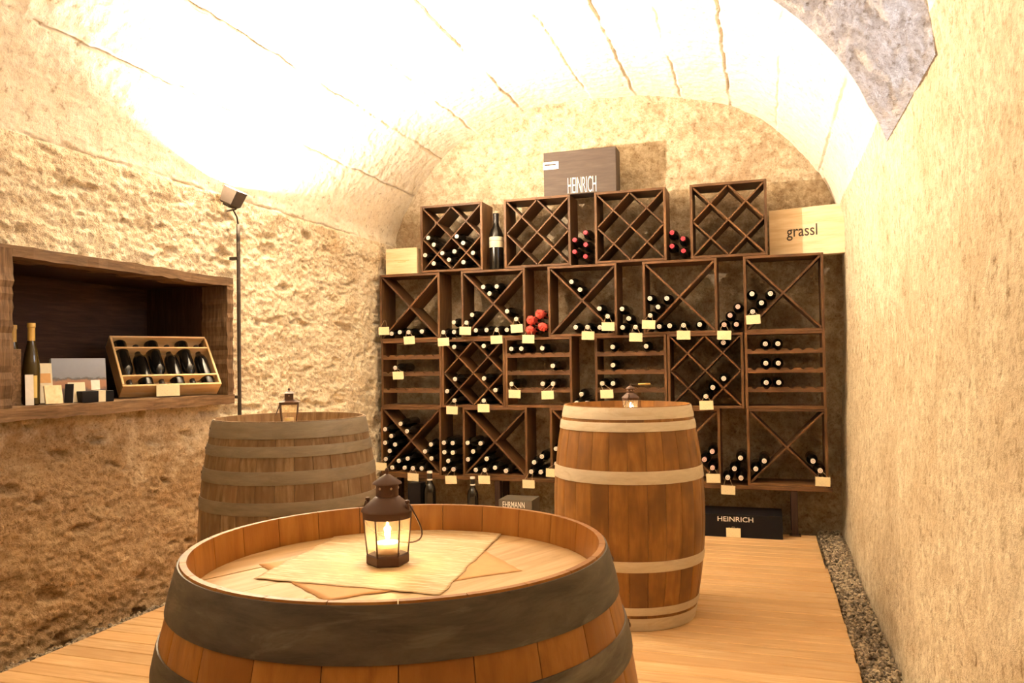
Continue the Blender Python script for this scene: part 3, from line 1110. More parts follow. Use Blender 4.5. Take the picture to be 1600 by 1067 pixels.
for key, (kind, pts) in BOT.items():
    buckets = {}
    for (x, z) in pts:
        if key[2] == 'b' and key[1] != '1':
            cx, cz = MODX[key] + W / 2, ROWZ[{'2': 2, '4': 0}[key[1]]] + HH / 2
            dx, dz = x - cx, z - cz
            wd = ('right wedge of' if dx > 0 else 'left wedge of') if abs(dx) > abs(dz) else ('top wedge of' if dz > 0 else 'bottom wedge of')
        elif key[2] == 'S':
            wd = min((('lower shelf of', .18), ('middle shelf of', .312), ('upper shelf of', .444)), key=lambda q: abs(ROWZ[1] + q[1] - z))[0]
        else:
            wd = 'in'
        buckets.setdefault(wd, []).append((x, z))
    for wd, lst in buckets.items():
        vert = wd.startswith(('left', 'right')) or key[2] == 'g'
        lst.sort(key=(lambda p: (p[1], p[0])) if vert else (lambda p: (p[0], p[1])))
        for i, (x, z) in enumerate(lst):
            o = ordinal(i, len(lst), ('lowest', 'topmost', 'bottom') if vert else ('leftmost', 'rightmost', 'left'))
            lab = '%s wine bottle, %s, %s %s' % (COLN[kind], o, wd, phrase(key))
            bottle((x, YC + .30 + rnd.uniform(0, .012), z), (math.pi / 2, rnd.uniform(0, 6), 0), kind, lab, 'bottles lying in the wine racks')
            ALLB.append((x, z, key))

# ------------------------------------------------------------------ price tags
CARD = box_mesh('card', .094, .0016, .062, M['tag'], .0004)
def price_tag(x, z, y, apex, label, tilt=0):
    r = empty('price_tag', (x, y, z))
    tag(r, label, 'tag', 'price tags on the wine racks')
    link('card', CARD, None, r, (0, 0, 0), (math.radians(4), tilt, 0))
    ax, ay, az = apex[0] - x, apex[1] - y, apex[2] - z
    path = [(-.032, 0, .027), (-.028, 0, .034), (ax - .013, ay * .7, az - .004), (ax - .008, ay, az + .012), (ax + .008, ay, az + .012), (ax + .013, ay * .7, az - .004), (.028, 0, .034), (.032, 0, .027)]
    tube_obj('string', path, .0012, M['string'], r, 5)
    return r
cnt = {}
for (x, z) in TAGS:
    best = min(ALLB, key=lambda b: math.hypot(b[0] - x, (b[1] - z - .075) * .8) + (0 if b[1] > z else 1))
    cnt.setdefault(best[2], []).append((x, z, best))
for key, lst in cnt.items():
    lst.sort()
    for i, (x, z, b) in enumerate(lst):
        if x < -2.87 and 1.4 < z < 1.5:
            price_tag(x, z, D - .03, (x, D - .012, z + .07), 'small pinkish tag hanging on the left edge of the racks', 0)
            continue
        o = '' if len(lst) == 1 else ', %s there' % ordinal(i, len(lst), ('leftmost', 'rightmost', 'left'))
        ap = (b[0], YC + .012, b[1]) if abs(b[0] - x) < .06 and .03 < b[1] - z < .16 else (x, YC + .012, z + .07)
        price_tag(x, z, D - .064, ap, 'cream price tag on bottle, %s%s' % (phrase(key), o), rnd.uniform(-.05, .06))

# ------------------------------------------------------------------ things on and under the racks
# tall dark box across second and third top boxes
hb = empty('wine_carton', (-1.2745, D + .004, ROWZ[3] + HH))
tag(hb, 'dark brown wine box lettered HEINRICH on top of the racks', 'box')
BW, BH, BD = .548, .328, .165
for nm, s, l in (('front_panel', (BW, .01, BH), (0, .005, BH / 2)), ('back_panel', (BW, .01, BH), (0, BD - .005, BH / 2)), ('bottom_panel', (BW - .02, BD - .02, .01), (0, BD / 2, .005)), ('lid', (BW - .02, BD - .02, .01), (0, BD / 2, BH - .005))):
    box(nm, s, M['box_grey'], hb, l, (0, 0, 0), .002)
for sx in (-1, 1):
    box('side_panel', (BH, BD - .02, .01), M['box_grey'], hb, (sx * (BW / 2 - .005), BD / 2, BH / 2), (0, -math.pi / 2, 0), .002)
lb = box('paper_label', (.118, .0012, .056), M['white_print'], hb, (-BW / 2 + .056, -.0012, BH - .10), (0, 0, 0), .0003)
box('printed_bar', (.088, .0008, .012), M['black_print'], lb, (-.004, -.001, .006), (0, 0, 0), .0002)
text_obj('lettering', 'HEINRICH', .215, .118, M['white_print'], hb, (.018, -.001, .066), (math.pi / 2, 0, 0), offset=-.012, gap=1.0)

# pale pine case leaning at the right end
gr = empty('pine_wine_case', (.300, D + .150, ROWZ[3] + .001), (0, 0, math.radians(-13)))
tag(gr, 'pale pine wine case lettered grassl at the right end of racks', 'box')
GW, GH, GD = .505, .338, .085
box('front_panel', (GW, .012, GH), M['pine'], gr, (0, .006, GH / 2))
box('back_panel', (GW, .008, GH), M['pine'], gr, (0, GD - .004, GH / 2))
for sx in (-1, 1):
    box('side_panel', (GH, GD - .02, .012), M['pine'], gr, (sx * (GW / 2 - .006), GD / 2 + .002, GH / 2), (0, -math.pi / 2, 0))
for zz in (.006, GH - .006):
    box('end_panel', (GW - .024, GD - .02, .012), M['pine'], gr, (0, GD / 2 + .002, zz))
text_obj('lettering', 'grassl', .205, .105, M['black_print'], gr, (-.030, -.0008, .165), (math.pi / 2, 0, 0), offset=.008)

# small pale box at the left end
sb = empty('pine_wine_case', (-2.735, D + .006, ROWZ[3] + .001))
tag(sb, 'small pale wooden box beside the first top rack at far left', 'box')
box('front_panel', (.272, .008, .205), M['pine'], sb, (0, .004, .1025))
box('back_panel', (.272, .008, .205), M['pine'], sb, (0, .176, .1025))
for sx in (-1, 1):
    box('side_panel', (.205, .164, .008), M['pine'], sb, (sx * .132, .09, .1025), (0, -math.pi / 2, 0))
for zz in (.004, .201):
    box('end_panel', (.256, .164, .008), M['pine'], sb, (0, .09, zz))
for zz, ww in ((.108, .13), (.096, .07)):
    box('stamped_line', (ww, .0008, .005), M['napkin'], sb, (.005, -.0005, zz), (0, 0, 0), .0001)

# big bottle standing between the first two top racks
mg = bottle((-1.965, D + .10, ROWZ[3] + .001), (0, 0, 0), 'b', 'large dark bottle with cream label standing between first two top racks', 'standing bottles', False, 'large_wine_bottle', 1.49)
link('label', lathe_mesh('label', [(.0370, .118), (.0373, .119), (.0373, .172), (.0370, .173)], M['cream_label'], 24), None, mg)
link('label_stripe', lathe_mesh('label_stripe', [(.0374, .152), (.0376, .1522), (.0376, .154), (.0374, .1542)], M['grey_card'], 24), None, mg)

# two big bottles, a carton and a grey box standing on the floor before the racks
for i, (x, s, lab) in enumerate(((-2.455, 1.27, 'dark magnum with pale cap standing on floor, left of the pair'), (-2.105, 1.16, 'dark magnum with pale cap standing on floor, right of the pair'))):
    b = bottle((x, D - .115, 0), (0, 0, 0), 'b', lab, 'standing bottles', False, 'large_wine_bottle', s)
    link('pale_cap', lathe_mesh('pale_cap', [(.0165, .288), (.0165, .2995), (.014, .3012), (0, .3015)], M['cap_w'], 18), None, b)
    link('neck_band', lathe_mesh('neck_band', [(.0162, .246), (.0162, .254), (.0150, .2545)], M['cap_w'], 18), None, b)
cb = empty('carton', (-2.57, D - .10, 0))
tag(cb, 'dark upright gift carton standing under left end of racks', 'box')
for sx in (-1, 1):
    box('side_panel', (.29, .10, .004), M['black_card'], cb, (sx * .05, 0, .145), (0, -math.pi / 2, 0), .0008)
    box('face_panel', (.29, .096, .004), M['black_card'], cb, (0, sx * .048, .145), (0, -math.pi / 2, math.pi / 2), .0008)
for zz in (.002, .288):
    box('flap', (.096, .092, .004), M['black_card'], cb, (0, 0, zz), (0, 0, 0), .0008)
eb = empty('grey_carton', (-1.728, D - .25, 0))
tag(eb, 'low grey carton with white lettering on floor behind front barrel', 'box')
box('front_panel', (.25, .004, .212), M['grey_card'], eb, (0, 0, .106))
box('back_panel', (.25, .004, .212), M['grey_card'], eb, (0, .20, .106))
for sx in (-1, 1):
    box('side_panel', (.212, .196, .004), M['grey_card'], eb, (sx * .123, .10, .106), (0, -math.pi / 2, 0), .0008)
box('lid', (.246, .196, .004), M['grey_card'], eb, (0, .10, .21), (0, 0, 0), .0008)
text_obj('lettering', 'EHRMANN', .165, .042, M['white_print'], eb, (-.012, -.0026, .178), (math.pi / 2, 0, 0), offset=.002)
kb = empty('black_carton', (-.165, D - .125, 0))
tag(kb, 'long black carton lettered HEINRICH on floor under racks', 'box')
KW, KH, KD = .52, .152, .30
box('front_panel', (KW, .004, KH), M['black_card'], kb, (0, 0, KH / 2))
box('back_panel', (KW, .004, KH), M['black_card'], kb, (0, KD, KH / 2))
for sx in (-1, 1):
    box('side_panel', (KH, KD - .004, .004), M['black_card'], kb, (sx * (KW / 2 - .002), KD / 2, KH / 2), (0, -math.pi / 2, 0), .0008)
box('lid', (KW - .006, KD - .004, .004), M['black_card'], kb, (0, KD / 2, KH - .002), (0, 0, 0), .0008)
text_obj('lettering', 'HEINRICH', .232, .033, M['white_print'], kb, (-.043, -.0026, .122), (math.pi / 2, 0, 0), offset=.004)
kt = price_tag(-.222, .032, D - .125 - .006, (-.222, D - .125 - .004, .058), 'cream price tag leaning on the black carton on the floor')

# ================================================================== BARRELS
def barrel(loc, h, r, rb, n, hoops, wood_m, hoop_m, label, rotz=0, rec=.058, head_rot=0.3, rivet_at=0.0):
    root = empty('wine_barrel', loc, (0, 0, rotz))
    tag(root, label, 'barrel', 'oak barrels used as tables')
    def R(z):
        return r + (rb - r) * (1 - (2 * z / h - 1) ** 2)
    a = 2 * math.pi / n
    g = .0006 / r
    ang = [-a / 2 + g, -a / 2 + g + .0028 / r, -a / 4, 0, a / 4, a / 2 - g - .0028 / r, a / 2 - g]
    zf = [0, .02, .05] + [.1 + .8 * q / 16 for q in range(17)] + [.95, .98, 1.0]
    nz = len(zf) - 1
    V, F = [], []
    m_ = len(ang)
    for i in range(nz + 1):
        z = h * zf[i]
        for k, t in enumerate(ang):
            rr = R(z) - (.0009 if k in (0, m_ - 1) else 0)
            V.append((rr * math.cos(t), rr * math.sin(t), z))
    for i in range(nz + 1):
        z = h * zf[i]
        th = .009 + .018 * min(1, min(h - z, z) / .05)
        for k, t in enumerate(ang):
            rr = R(z) - th
            V.append((rr * math.cos(t), rr * math.sin(t), z))
    o = (nz + 1) * m_
    for i in range(nz):
        for k in range(m_ - 1):
            p = i * m_ + k
            F.append((p, p + 1, p + m_ + 1, p + m_))
            F.append((o + p + m_, o + p + m_ + 1, o + p + 1, o + p))
        for k, rev in ((0, 0), (m_ - 1, 1)):
            p = i * m_ + k
            f = (p, p + m_, o + p + m_, o + p)
            F.append(f if not rev else f[::-1])
    for k in range(m_ - 1):
        p = nz * m_ + k
        F.append((p, p + 1, o + p + 1, o + p))
        F.append((k + 1, k, o + k, o + k + 1))
    me = mesh_from('stave', V, F, True)
    me.set_sharp_from_angle(angle=math.radians(30))
    me.materials.append(wood_m)
    for i in range(n):
        link('stave', me, None, root, (0, 0, 0), (0, 0, a * i))
    for (z0, z1) in hoops:
        out, inn = [], []
        for i in range(6):
            z = z0 + (z1 - z0) * i / 5
            out.append((R(z) + (.0034 if 0 < i < 5 else .0026), z))
            inn.append((R(z) + .0004, z))
        V, F = lathe(out + inn[::-1], 96, True)
        hme = mesh_from('hoop', V, F, True)
        hme.set_sharp_from_angle(angle=math.radians(40))
        ho = link('hoop', hme, hoop_m, root)
        zc = (z0 + z1) / 2
        for dt in (0, .05):
            t = rivet_at + dt + zc * .7
            rv = lathe_mesh('rivet', [(.0045, 0), (.004, .0018), (.002, .0028), (0, .003)], M['iron'], 8)
            q = link('rivet', rv, None, ho, ((R(zc) + .003) * math.cos(t), (R(zc) + .003) * math.sin(t), zc), (0, math.pi / 2, t))
    # head of planks, set below the rim
    zh = h - rec
    Rh = R(zh) - .0268
    nb_ = 6
    wv = 2 * Rh / nb_
    for i in range(nb_):
        y0, y1 = -Rh + wv * i + .0005, -Rh + wv * (i + 1) - .0005
        up = []
        ys = np.linspace(y0, y1, 9)
        rt = [(math.sqrt(max(0, Rh * Rh - y * y)), y) for y in ys]
        lt = [(-x, y) for x, y in rt[::-1]]
        poly = rt + lt
        nn = len(poly)
        V = [(x, y, 0) for x, y in poly] + [(x, y, -.02) for x, y in poly]
        F = [tuple(range(nn)), tuple(range(2 * nn - 1, nn - 1, -1))] + [(k, nn + k, nn + (k + 1) % nn, (k + 1) % nn) for k in range(nn)]
        link('head_board', mesh_from('head_board', V, F), M['oak_head'], root, (0, 0, zh + random.uniform(-.0006, .0006)), (0, 0, head_rot))
    return root

FB = (-.549, 1.128)
FH, FREC = .923, .050
barrel((*FB, 0), FH, .319, .385, 24, [(.857, FH - .003), (.772, .815), (.60, .645), (.28, .335), (.14, .20), (.002, .08)], M['oak_front'], M['hoop_front'],
       'large oak barrel in the foreground with a candle lantern on top', .05, FREC, 1.1, -.35)
barrel((-.638, 3.812, 0), .994, .301, .359, 26, [(.938, .991), (.884, .925), (.655, .712), (.270, .318), (.074, .110), (.002, .060)], M['oak_right'], M['hoop_right'],
       'amber oak barrel with pale hoops standing before the racks', .4, .058, .2, 2.2)
barrel((-1.825, 2.761, 0), .995, .294, .352, 30, [(.932, .992), (.866, .905), (.768, .816), (.660, .706), (.29, .335), (.18, .23), (.09, .13), (.002, .06)], M['oak_left'], M['hoop_left'],
       'weathered grey brown oak barrel beside the left wall', .2, .05, .5, 3.0)

# ================================================================== LANTERNS AND CANDLES
def frustum(n, r0, z0, r1, z1, off=0.0, thick=None):
    V, F = [], []
    for r, z in ((r0, z0), (r1, z1)):
        for i in range(n):
            t = 2 * math.pi * i / n + off
            V.append((r * math.cos(t), r * math.sin(t), z))
    for i in range(n):
        j = (i + 1) % n
        F.append((i, j, n + j, n + i))
    F.append(tuple(range(n))[::-1])
    F.append(tuple(range(n, 2 * n)))
    return V, F

def round_lantern(loc, rotz, label, handle_side):
    k = 1.0
    L = empty('candle_lantern', loc, (0, 0, rotz))
    L.scale = (1.03, 1.03, 1.09)
    tag(L, label, 'lantern', 'candle lanterns on the barrels')
    n = 6
    off = math.pi / 6
    iron = M['iron2']
    link('base', lathe_mesh('base', [(0, 0), (.0325, 0), (.0335, .002), (.0335, .013), (.031, .0148), (0, .0148)], iron, 6, False), None, L, (0, 0, 0), (0, 0, off))
    for i in range(n):
        t = 2 * math.pi * i / n + off
        p0 = Vector((.0318 * math.cos(t), .0318 * math.sin(t), .013))
        p1 = Vector((.0375 * math.cos(t), .0375 * math.sin(t), .071))
        tube_obj('post', [p0, p1], .0013, iron, L, 6)
        t2 = 2 * math.pi * (i + 1) / n + off
        q0 = Vector((.0318 * math.cos(t2), .0318 * math.sin(t2), .013))
        q1 = Vector((.0375 * math.cos(t2), .0375 * math.sin(t2), .071))
        s = .96
        link('glass_pane', mesh_from('glass_pane', [p0 * s + Vector((0, 0, .0005)), q0 * s + Vector((0, 0, .0005)), Vector((q1.x * s, q1.y * s, q1.z)), Vector((p1.x * s, p1.y * s, p1.z))], [(0, 1, 2, 3)]), M['milky'], L)
    link('collar', lathe_mesh('collar', [(.036, .0685), (.0385, .0685), (.0392, .0795), (.0365, .0795)], iron, 32, True, True), None, L)
    link('roof', lathe_mesh('roof', [(.036, .0785), (.0412, .0785), (.0405, .0815), (.0205, .0985), (.0175, .100), (.0155, .100), (.019, .097)], iron, 40, True, True), None, L)
    link('chimney', lathe_mesh('chimney', [(.0155, .0985), (.0178, .0985), (.0178, .119), (.0155, .119)], iron, 32, True, True), None, L)
    for i in range(6):
        t = i * math.pi / 3 + .35
        link('vent_hole', lathe_mesh('vent_hole', [(.0022, 0), (.0018, .0009), (.0008, .001), (0, .0006)], M['tin'], 8), None, L, (.0176 * math.cos(t), .0176 * math.sin(t), .1125), (0, math.pi / 2, t))
    link('cap', lathe_mesh('cap', [(0, .118), (.0205, .118), (.0232, .1185), (.0225, .1205), (.006, .1312), (.003, .1325), (0, .133)], iron, 32), None, L)
    link('finial', lathe_mesh('finial', [(.0022, .131), (.002, .135), (.0034, .137), (.0036, .139), (.002, .1415), (0, .142)], iron, 12), None, L)
    # wire handle folded down on one side, its lugs
    for s in (-1, 1):
        t = handle_side + s * math.pi / 2
        ex, ey = math.cos(t), math.sin(t)
        link('handle_lug', lathe_mesh('handle_lug', [(0, .0815), (.0035, .0815), (.0035, .0885), (.0022, .0905), (.004, .0925), (.0035, .0955), (0, .0965)], iron, 10), None, L, (.0375 * ex, .0375 * ey, 0))
    path = []
    u = Vector((math.cos(handle_side), math.sin(handle_side), 0))
    v = Vector((-u.y, u.x, 0))
    for i in range(25):
        t = math.pi * i / 24
        side = math.cos(t) * .041 * (1 + .95 * math.sin(t))
        drop = math.sin(t)
        path.append(v * side + u * (.012 * drop + .032 * drop ** 2) + Vector((0, 0, .090 - .068 * drop)))
    tube_obj('wire_handle', path, .0013, M['iron'], L, 6)
    return L

def square_lantern(loc, rotz, label):
    L = empty('candle_lantern', loc, (0, 0, rotz))
    tag(L, label, 'lantern', 'candle lanterns on the barrels')
    iron = M['iron2']
    box('base', (.062, .062, .012), iron, L, (0, 0, .006), (0, 0, 0), .002)
    c0, c1, z1 = .028, .036, .098
    cs = [(-1, -1), (1, -1), (1, 1), (-1, 1)]
    for i, (a, b) in enumerate(cs):
        tube_obj('post', [(a * c0, b * c0, .01), (a * c1, b * c1, z1)], .003, iron, L, 6)
        a2, b2 = cs[(i + 1) % 4]
        s = .97
        link('glass_pane', mesh_from('glass_pane', [(a * c0 * s, b * c0 * s, .012), (a2 * c0 * s, b2 * c0 * s, .012), (a2 * c1 * s, b2 * c1 * s, z1), (a * c1 * s, b * c1 * s, z1)], [(0, 1, 2, 3)]), M['milky'], L)
    link('collar', mesh_from('collar', *frustum(4, .053, .094, .055, .105, math.pi / 4)), iron, L)
    link('roof', mesh_from('roof', *frustum(4, .062, .105, .028, .114, math.pi / 4)), iron, L)
    link('chimney', mesh_from('chimney', *frustum(4, .0245, .112, .0245, .140, math.pi / 4)), iron, L)
    for i in range(4):
        t = i * math.pi / 2
        link('vent_hole', lathe_mesh('vent_hole', [(.0028, 0), (.0022, .0008), (0, .0006)], M['tin'], 8), None, L, (.0174 * math.cos(t), .0174 * math.sin(t), .130), (0, math.pi / 2, t))
    link('cap', mesh_from('cap', *frustum(4, .036, .140, .012, .149, math.pi / 4)), iron, L)
    link('finial', lathe_mesh('finial', [(.003, .148), (.0025, .152), (.005, .155), (.004, .160), (0, .162)], iron, 10), None, L)
    path = [Vector((-.034 - .02 * math.sin(math.pi * i / 16), .034 * math.cos(math.pi * i / 16), .10 - .05 * math.sin(math.pi * i / 16))) for i in range(17)]
    tube_obj('wire_handle', path, .0014, M['iron'], L, 6)
    return L

def tealight(loc, label, watts, flame, r=.0195, h=.022, wax='wax'):
    c = empty('tea_light', loc)
    tag(c, label, 'candle', 'candles in the lanterns')
    link('wax', lathe_mesh('wax', [(0, .001), (r - .0006, .001), (r - .0004, h - .003), (r - .003, h - .004), (.004, h - .0045), (0, h - .0045)], M[wax], 28), None, c)
    link('cup', lathe_mesh('cup', [(0, 0), (r, 0), (r + .0003, h * .55), (r - .0002, h * .55), (r - .0004, .0008), (0, .0008)], M['tin'], 28), None, c)
    link('wick', mesh_from('wick', *tube([(0, 0, h - .005), (.0005, 0, h + .003)], .0006, 6)), M['black_print'], c)
    if watts:
        link('flame', lathe_mesh('flame', [(0, h + .0005), (.0036, h + .004), (.0048, h + .009), (.0036, h + .016), (.0014, h + .024), (0, h + .028)], flame, 14), None, c)
        li = bpy.data.lights.new('candle_light', 'POINT')
        li.energy = watts
        li.color = (1, .66, .30)
        li.shadow_soft_size = .006
        lo = bpy.data.objects.new('candle_light', li)
        COL.objects.link(lo)
        lo.parent = c
        lo.location = (0, 0, h + .010)
    return c

ZF = FH - FREC
LF = (-.592, 1.170)
MATZ = ZF + .0022
round_lantern((LF[0], LF[1], MATZ), -.055, 'brown metal lantern with burning candle on the foreground barrel', 1.5)
tealight((LF[0], LF[1], MATZ + .0152), 'burning tea light inside the foreground lantern', 1.0, M['flame'])
rl = round_lantern((-.618, 3.80, .994 - .058 + .0015), .5, 'small brown lantern with lit candle on the amber barrel', 2.6)
link('handle_grip', mesh_from('handle_grip', *tube([(.035, -.012, .138), (.085, -.036, .139)], .004, 8), True), M['yellow_foil'], rl)
tube_obj('grip_wire', [(.004, 0, .137), (.037, -.013, .138)], .0015, M['iron'], rl, 6)
tealight((-.618, 3.80, .994 - .058 + .0167), 'lit tea light inside the lantern on the amber barrel', .35, M['flame_dim'])
square_lantern((-1.868, 2.815, .995 - .05 + .0015), .55, 'square brown lantern with unlit candle on the weathered barrel')
tealight((-1.868, 2.815, .995 - .05 + .0136), 'unlit candle inside the square lantern on the weathered barrel', 0, None, .019, .03)

# straw fleece and napkins on the foreground barrel
def cloth(name, corners, z, mat, label, amp, n=40, thick=.0007, seed=1, cat='mat', lift=0):
    c = [Vector(p) for p in corners]
    ctr = sum(c, Vector((0, 0))) / 4
    u = np.linspace(0, 1, n)
    U, V = np.meshgrid(u, u, indexing='ij')
    def bl(k):
        return (c[0][k] * (1 - U) + c[1][k] * U) * (1 - V) + (c[3][k] * (1 - U) + c[2][k] * U) * V
    X, Y = bl(0), bl(1)
    e = np.minimum(np.minimum(U, 1 - U), np.minimum(V, 1 - V))
    jx, jy = .006 * fbm(U * 9, V * 9, seed, 3), .006 * fbm(U * 9 + 50, V * 9, seed, 3)
    Z = z + amp * (fbm(X * 22, Y * 22, seed, 3) + .5).clip(0, 1) + lift * smoothstep(.1, 0, e)
    top = np.stack([X + jx - ctr.x, Y + jy - ctr.y, Z - z + thick], -1)
    me = grid_mesh(name, top, mat)
    o = link(name, me, None, None, (ctr.x, ctr.y, z))
    md = o.modifiers.new('thickness', 'SOLIDIFY')
    md.thickness = thick
    md.offset = -1
    tag(o, label, cat, 'table mats on the foreground barrel')
    return o
cloth('napkin', [(-.80, 1.115), (-.585, .965), (-.368, 1.185), (-.54, 1.37)], ZF + .0002, M['napkin'], 'orange paper napkin under the straw fleece on foreground barrel', .0003, 24, .0004, 5, 'napkin')
cloth('fleece_mat', [(-.752, 1.035), (-.44, 1.03), (-.485, 1.455), (-.79, 1.40)], ZF + .0011, M['fleece'], 'square straw-coloured fibre mat under the foreground lantern', .0004, 50, .00025, 9, 'mat')
cloth('napkin', [(-2.02, 2.63), (-1.90, 2.53), (-1.80, 2.66), (-1.90, 2.72)], .995 - .05 + .0008, M['white_print'], 'pale crumpled napkin on the weathered barrel', .022, 24, .0008, 12, 'napkin', .01)

# ================================================================== THINGS IN THE NICHE
# wooden six-bottle crate tipped back on its long edge
cyaw, ctilt, CL, CHh, CT = -.513, .702, .52, .356, .094
u = Vector((-math.sin(cyaw), math.cos(cyaw), 0))
n0 = Vector((math.cos(cyaw), math.sin(cyaw), 0))
nn = n0 * math.cos(ctilt) + Vector((0, 0, math.sin(ctilt)))
vv = -n0 * math.sin(ctilt) + Vector((0, 0, math.cos(ctilt)))
CM = Matrix((u, vv, nn)).transposed()
crot = CM.to_euler()
CO = Vector((-3.219, 3.299, 1.0445))
cr = empty('wooden_wine_crate', CO, crot)
tag(cr, 'open pine crate of six bottles tilted back in the wall niche', 'crate')
pw = M['pine_red']
box('back_panel', (CL - .02, CHh - .02, .007), pw, cr, (CL / 2, CHh / 2, .0035))
for yv in (.006, CHh - .006):
    box('long_side', (CL, CT, .012), pw, cr, (CL / 2, yv, CT / 2), (math.pi / 2, 0, 0))
for xv in (.006, CL - .006):
    box('short_side', (CHh - .025, CT, .012), pw, cr, (xv, CHh / 2, CT / 2), (math.pi / 2, 0, math.pi / 2))
pitch = (CL - .024) / 6
def brad(t):
    """bottle radius at distance t from its base"""
    pr = [(p[1], p[0]) for p in BPROF[3:]] + [(.30, .0158)]
    return float(np.interp(t, [p[0] for p in pr], [p[1] for p in pr]))
cn = .012 + .0372
for si, fv in enumerate((.76, .205)):
    vpos = fv * CHh
    V, F = [], []
    N = 120
    for yv in (-.0045, .0045):
        for i in range(N + 1):
            x = .0125 + (CL - .025) * i / N
            k = min(5, int((x - .012) / pitch))
            cx = .012 + pitch * (k + .5)
            base_v = .020 if k % 2 else CHh - .020
            t = abs(vpos - base_v)
            r = brad(t) + .0015
            z = cn + math.sqrt(max(0, r * r - (x - cx) ** 2)) if abs(x - cx) < r else cn - .012
            V.append((x, yv, z))
        for i in range(N + 1):
            x = .0125 + (CL - .025) * i / N
            V.append((x, yv, CT - .0005))
    k = N + 1
    for i in range(N):
        F.append((i, i + 1, k + i + 1, k + i))
        F.append((2 * k + i + 1, 2 * k + i, 3 * k + i, 3 * k + i + 1))
        F.append((k + i, k + i + 1, 3 * k + i + 1, 3 * k + i))
        F.append((i + 1, i, 2 * k + i, 2 * k + i + 1))
    link('divider_slat', mesh_from('divider_slat', V, F), pw, cr, (0, vpos, 0))
crm = Matrix.Translation(CO) @ CM.to_4x4()
for k in range(6):
    up = k % 2 == 1
    base_v = .020 if up else CHh - .020
    p = crm @ Vector((.012 + pitch * (k + .5), base_v, cn - .0005))
    d = vv if up else -vv
    q = d.to_track_quat('Z', 'Y')
    bottle(p, q.to_euler(), 'b', 'dark bottle in the niche crate, %s' % ordinal(k, 6, ('leftmost', 'rightmost', 'left')), 'bottles in the niche crate')
tg = box('price_tag', (.122, .0016, .062), M['tag'], None, crm @ Vector((.225, -.002, CT + .004)) + Vector((0, 0, -.028)) + n0 * .002, (0, 0, cyaw + math.pi / 2), .0004)
tag(tg, 'cream card hanging on the lower edge of the niche crate', 'tag')

NZ = 1.0425
def niche_bottle(loc, s, label):
    r = empty('white_wine_bottle', loc)
    r.scale = (s, s, s)
    tag(r, label, 'bottle', 'bottles in the niche')
    link('glass_body', lathe_mesh('glass_body', [(0, .004), (.028, 0), (.0335, .004), (.034, .014), (.034, .15), (.0315, .182), (.026, .215), (.0195, .245), (.0150, .270), (.0138, .285), (.0136, .345), (0, .345)], M['olive_glass'], 24), None, r)
    link('capsule', lathe_mesh('capsule', [(.0148, .272), (.0144, .33), (.0163, .331), (.0163, .347), (.0148, .349), (0, .349)], M['yellow_foil'], 20), None, r)
    V, F = [], []
    N = 10
    for zz in (.03, .125):
        for i in range(N + 1):
            t = -1.15 + 1.15 * i / N
            V.append((.0345 * math.cos(t), .0345 * math.sin(t), zz))
    for i in range(N):
        F.append((i, i + 1, N + 1 + i + 1, N + 1 + i))
    link('label', mesh_from('label', V, F, True), M['yellow_label'], r)
    return r
niche_bottle((-3.10, 2.680, NZ), 1.04, 'slender green glass bottle with yellow capsule standing in the niche')
niche_bottle((-3.30, 2.757, NZ), 1.04, 'second yellow-capped bottle half hidden behind the niche jamb')
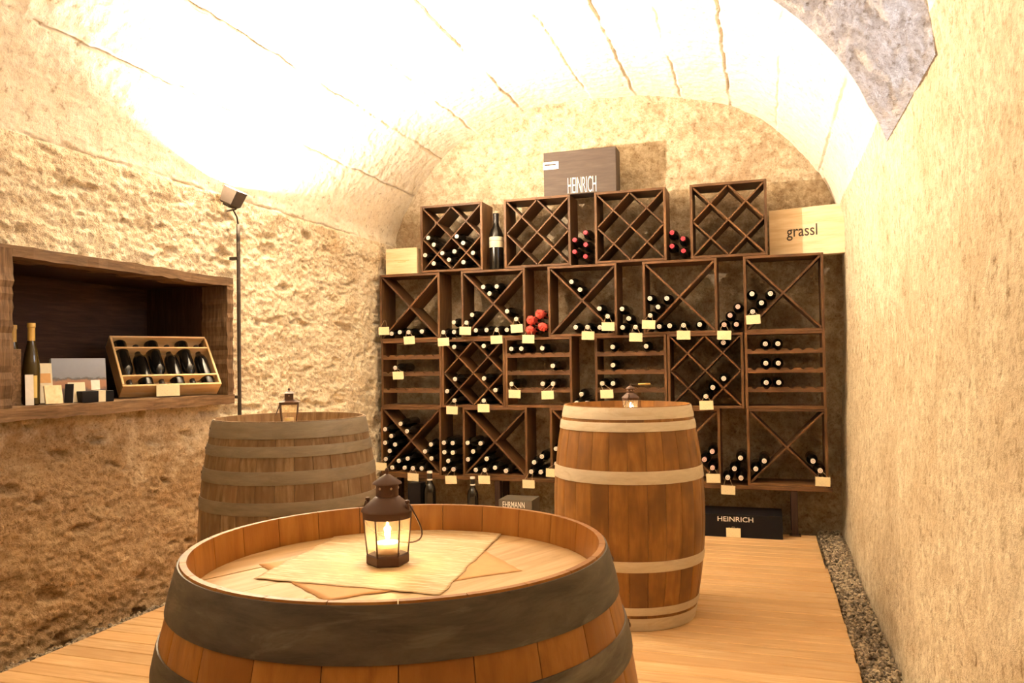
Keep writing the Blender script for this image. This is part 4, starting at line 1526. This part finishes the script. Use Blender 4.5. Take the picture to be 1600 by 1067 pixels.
def leaning_card(name, loc, w, h, t, yaw, lean, mat, label, cat, edge=None, group=None):
    """upright card or book: faces +x, leaning back"""
    r = empty(name, loc, (0, 0, yaw))
    tag(r, label, cat, group)
    z = Euler((0, -lean, 0))
    mt = z.to_matrix()
    box('cover', (t * .3, w, h), mat, r, mt @ Vector((-t * .15, 0, h / 2)), z, .0006)
    box('pages', (t * .7, w - .003, h - .003), edge or M['cream_label'], r, mt @ Vector((-t * .65, 0, h / 2)), z, .0006)
    return r
G = 'papers and boxes in the niche'
b1 = leaning_card('landscape_book', (-3.14, 2.985, NZ + .002), .245, .208, .028, -.42, .13, M['print'], 'thick landscape photo book leaning in the niche', 'book', None, G)
b2 = leaning_card('leaflet', (-3.16, 2.80, NZ + .002), .085, .185, .008, -.35, .16, M['cream_label'], 'tall cream leaflet standing behind the bottle in the niche', 'leaflet', None, G)
box('picture', (.0008, .07, .045), M['napkin'], b2, Euler((0, -.16, 0)).to_matrix() @ Vector((.0006, 0, .115)), (0, -.16, 0), .0002)
b3 = leaning_card('leaflet', (-3.035, 2.745, NZ + .002), .075, .085, .014, -.3, .25, M['pine'], 'small beige leaflet stack at the front of the niche', 'leaflet', None, G)
b4 = leaning_card('booklet', (-3.04, 2.822, NZ + .002), .035, .09, .02, -.9, .3, M['black_card'], 'dark folded booklet with white edge in the niche', 'booklet', M['white_print'], G)
b5 = leaning_card('leaflet', (-3.05, 2.885, NZ + .002), .075, .095, .006, -.4, .25, M['cream_label'], 'pale leaflet leaning before the landscape book', 'leaflet', None, G)
b6 = leaning_card('leaflet', (-3.035, 2.618, NZ + .002), .032, .135, .005, -.6, .2, M['white_print'], 'narrow white card leaning beside the slender bottle', 'leaflet', None, G)
b7 = box('small_card', (.0015, .04, .046), M['white_print'], None, (-3.03, 2.965, NZ + .095), (0, -.15, -.4), .0003)
b7.location.z = NZ + .080
tag(b7, 'tiny white card in front of the landscape book', 'card', G)
pk = empty('small_gift_box', (-3.02, 2.955, NZ), (0, 0, -.25))
tag(pk, 'low black gift box with white band in the niche', 'box', G)
box('body', (.05, .155, .052), M['black_card'], pk, (0, 0, .026))
box('band', (.0516, .035, .0536), M['cream_label'], pk, (0, .018, .0268), (0, 0, 0), .0005)
ko = box('brown_carton', (.055, .05, .245), M['niche'], None, (-3.11, 2.592, NZ + .1235), (0, 0, .05))
tag(ko, 'narrow brown upright carton beside the niche jamb', 'box', G)
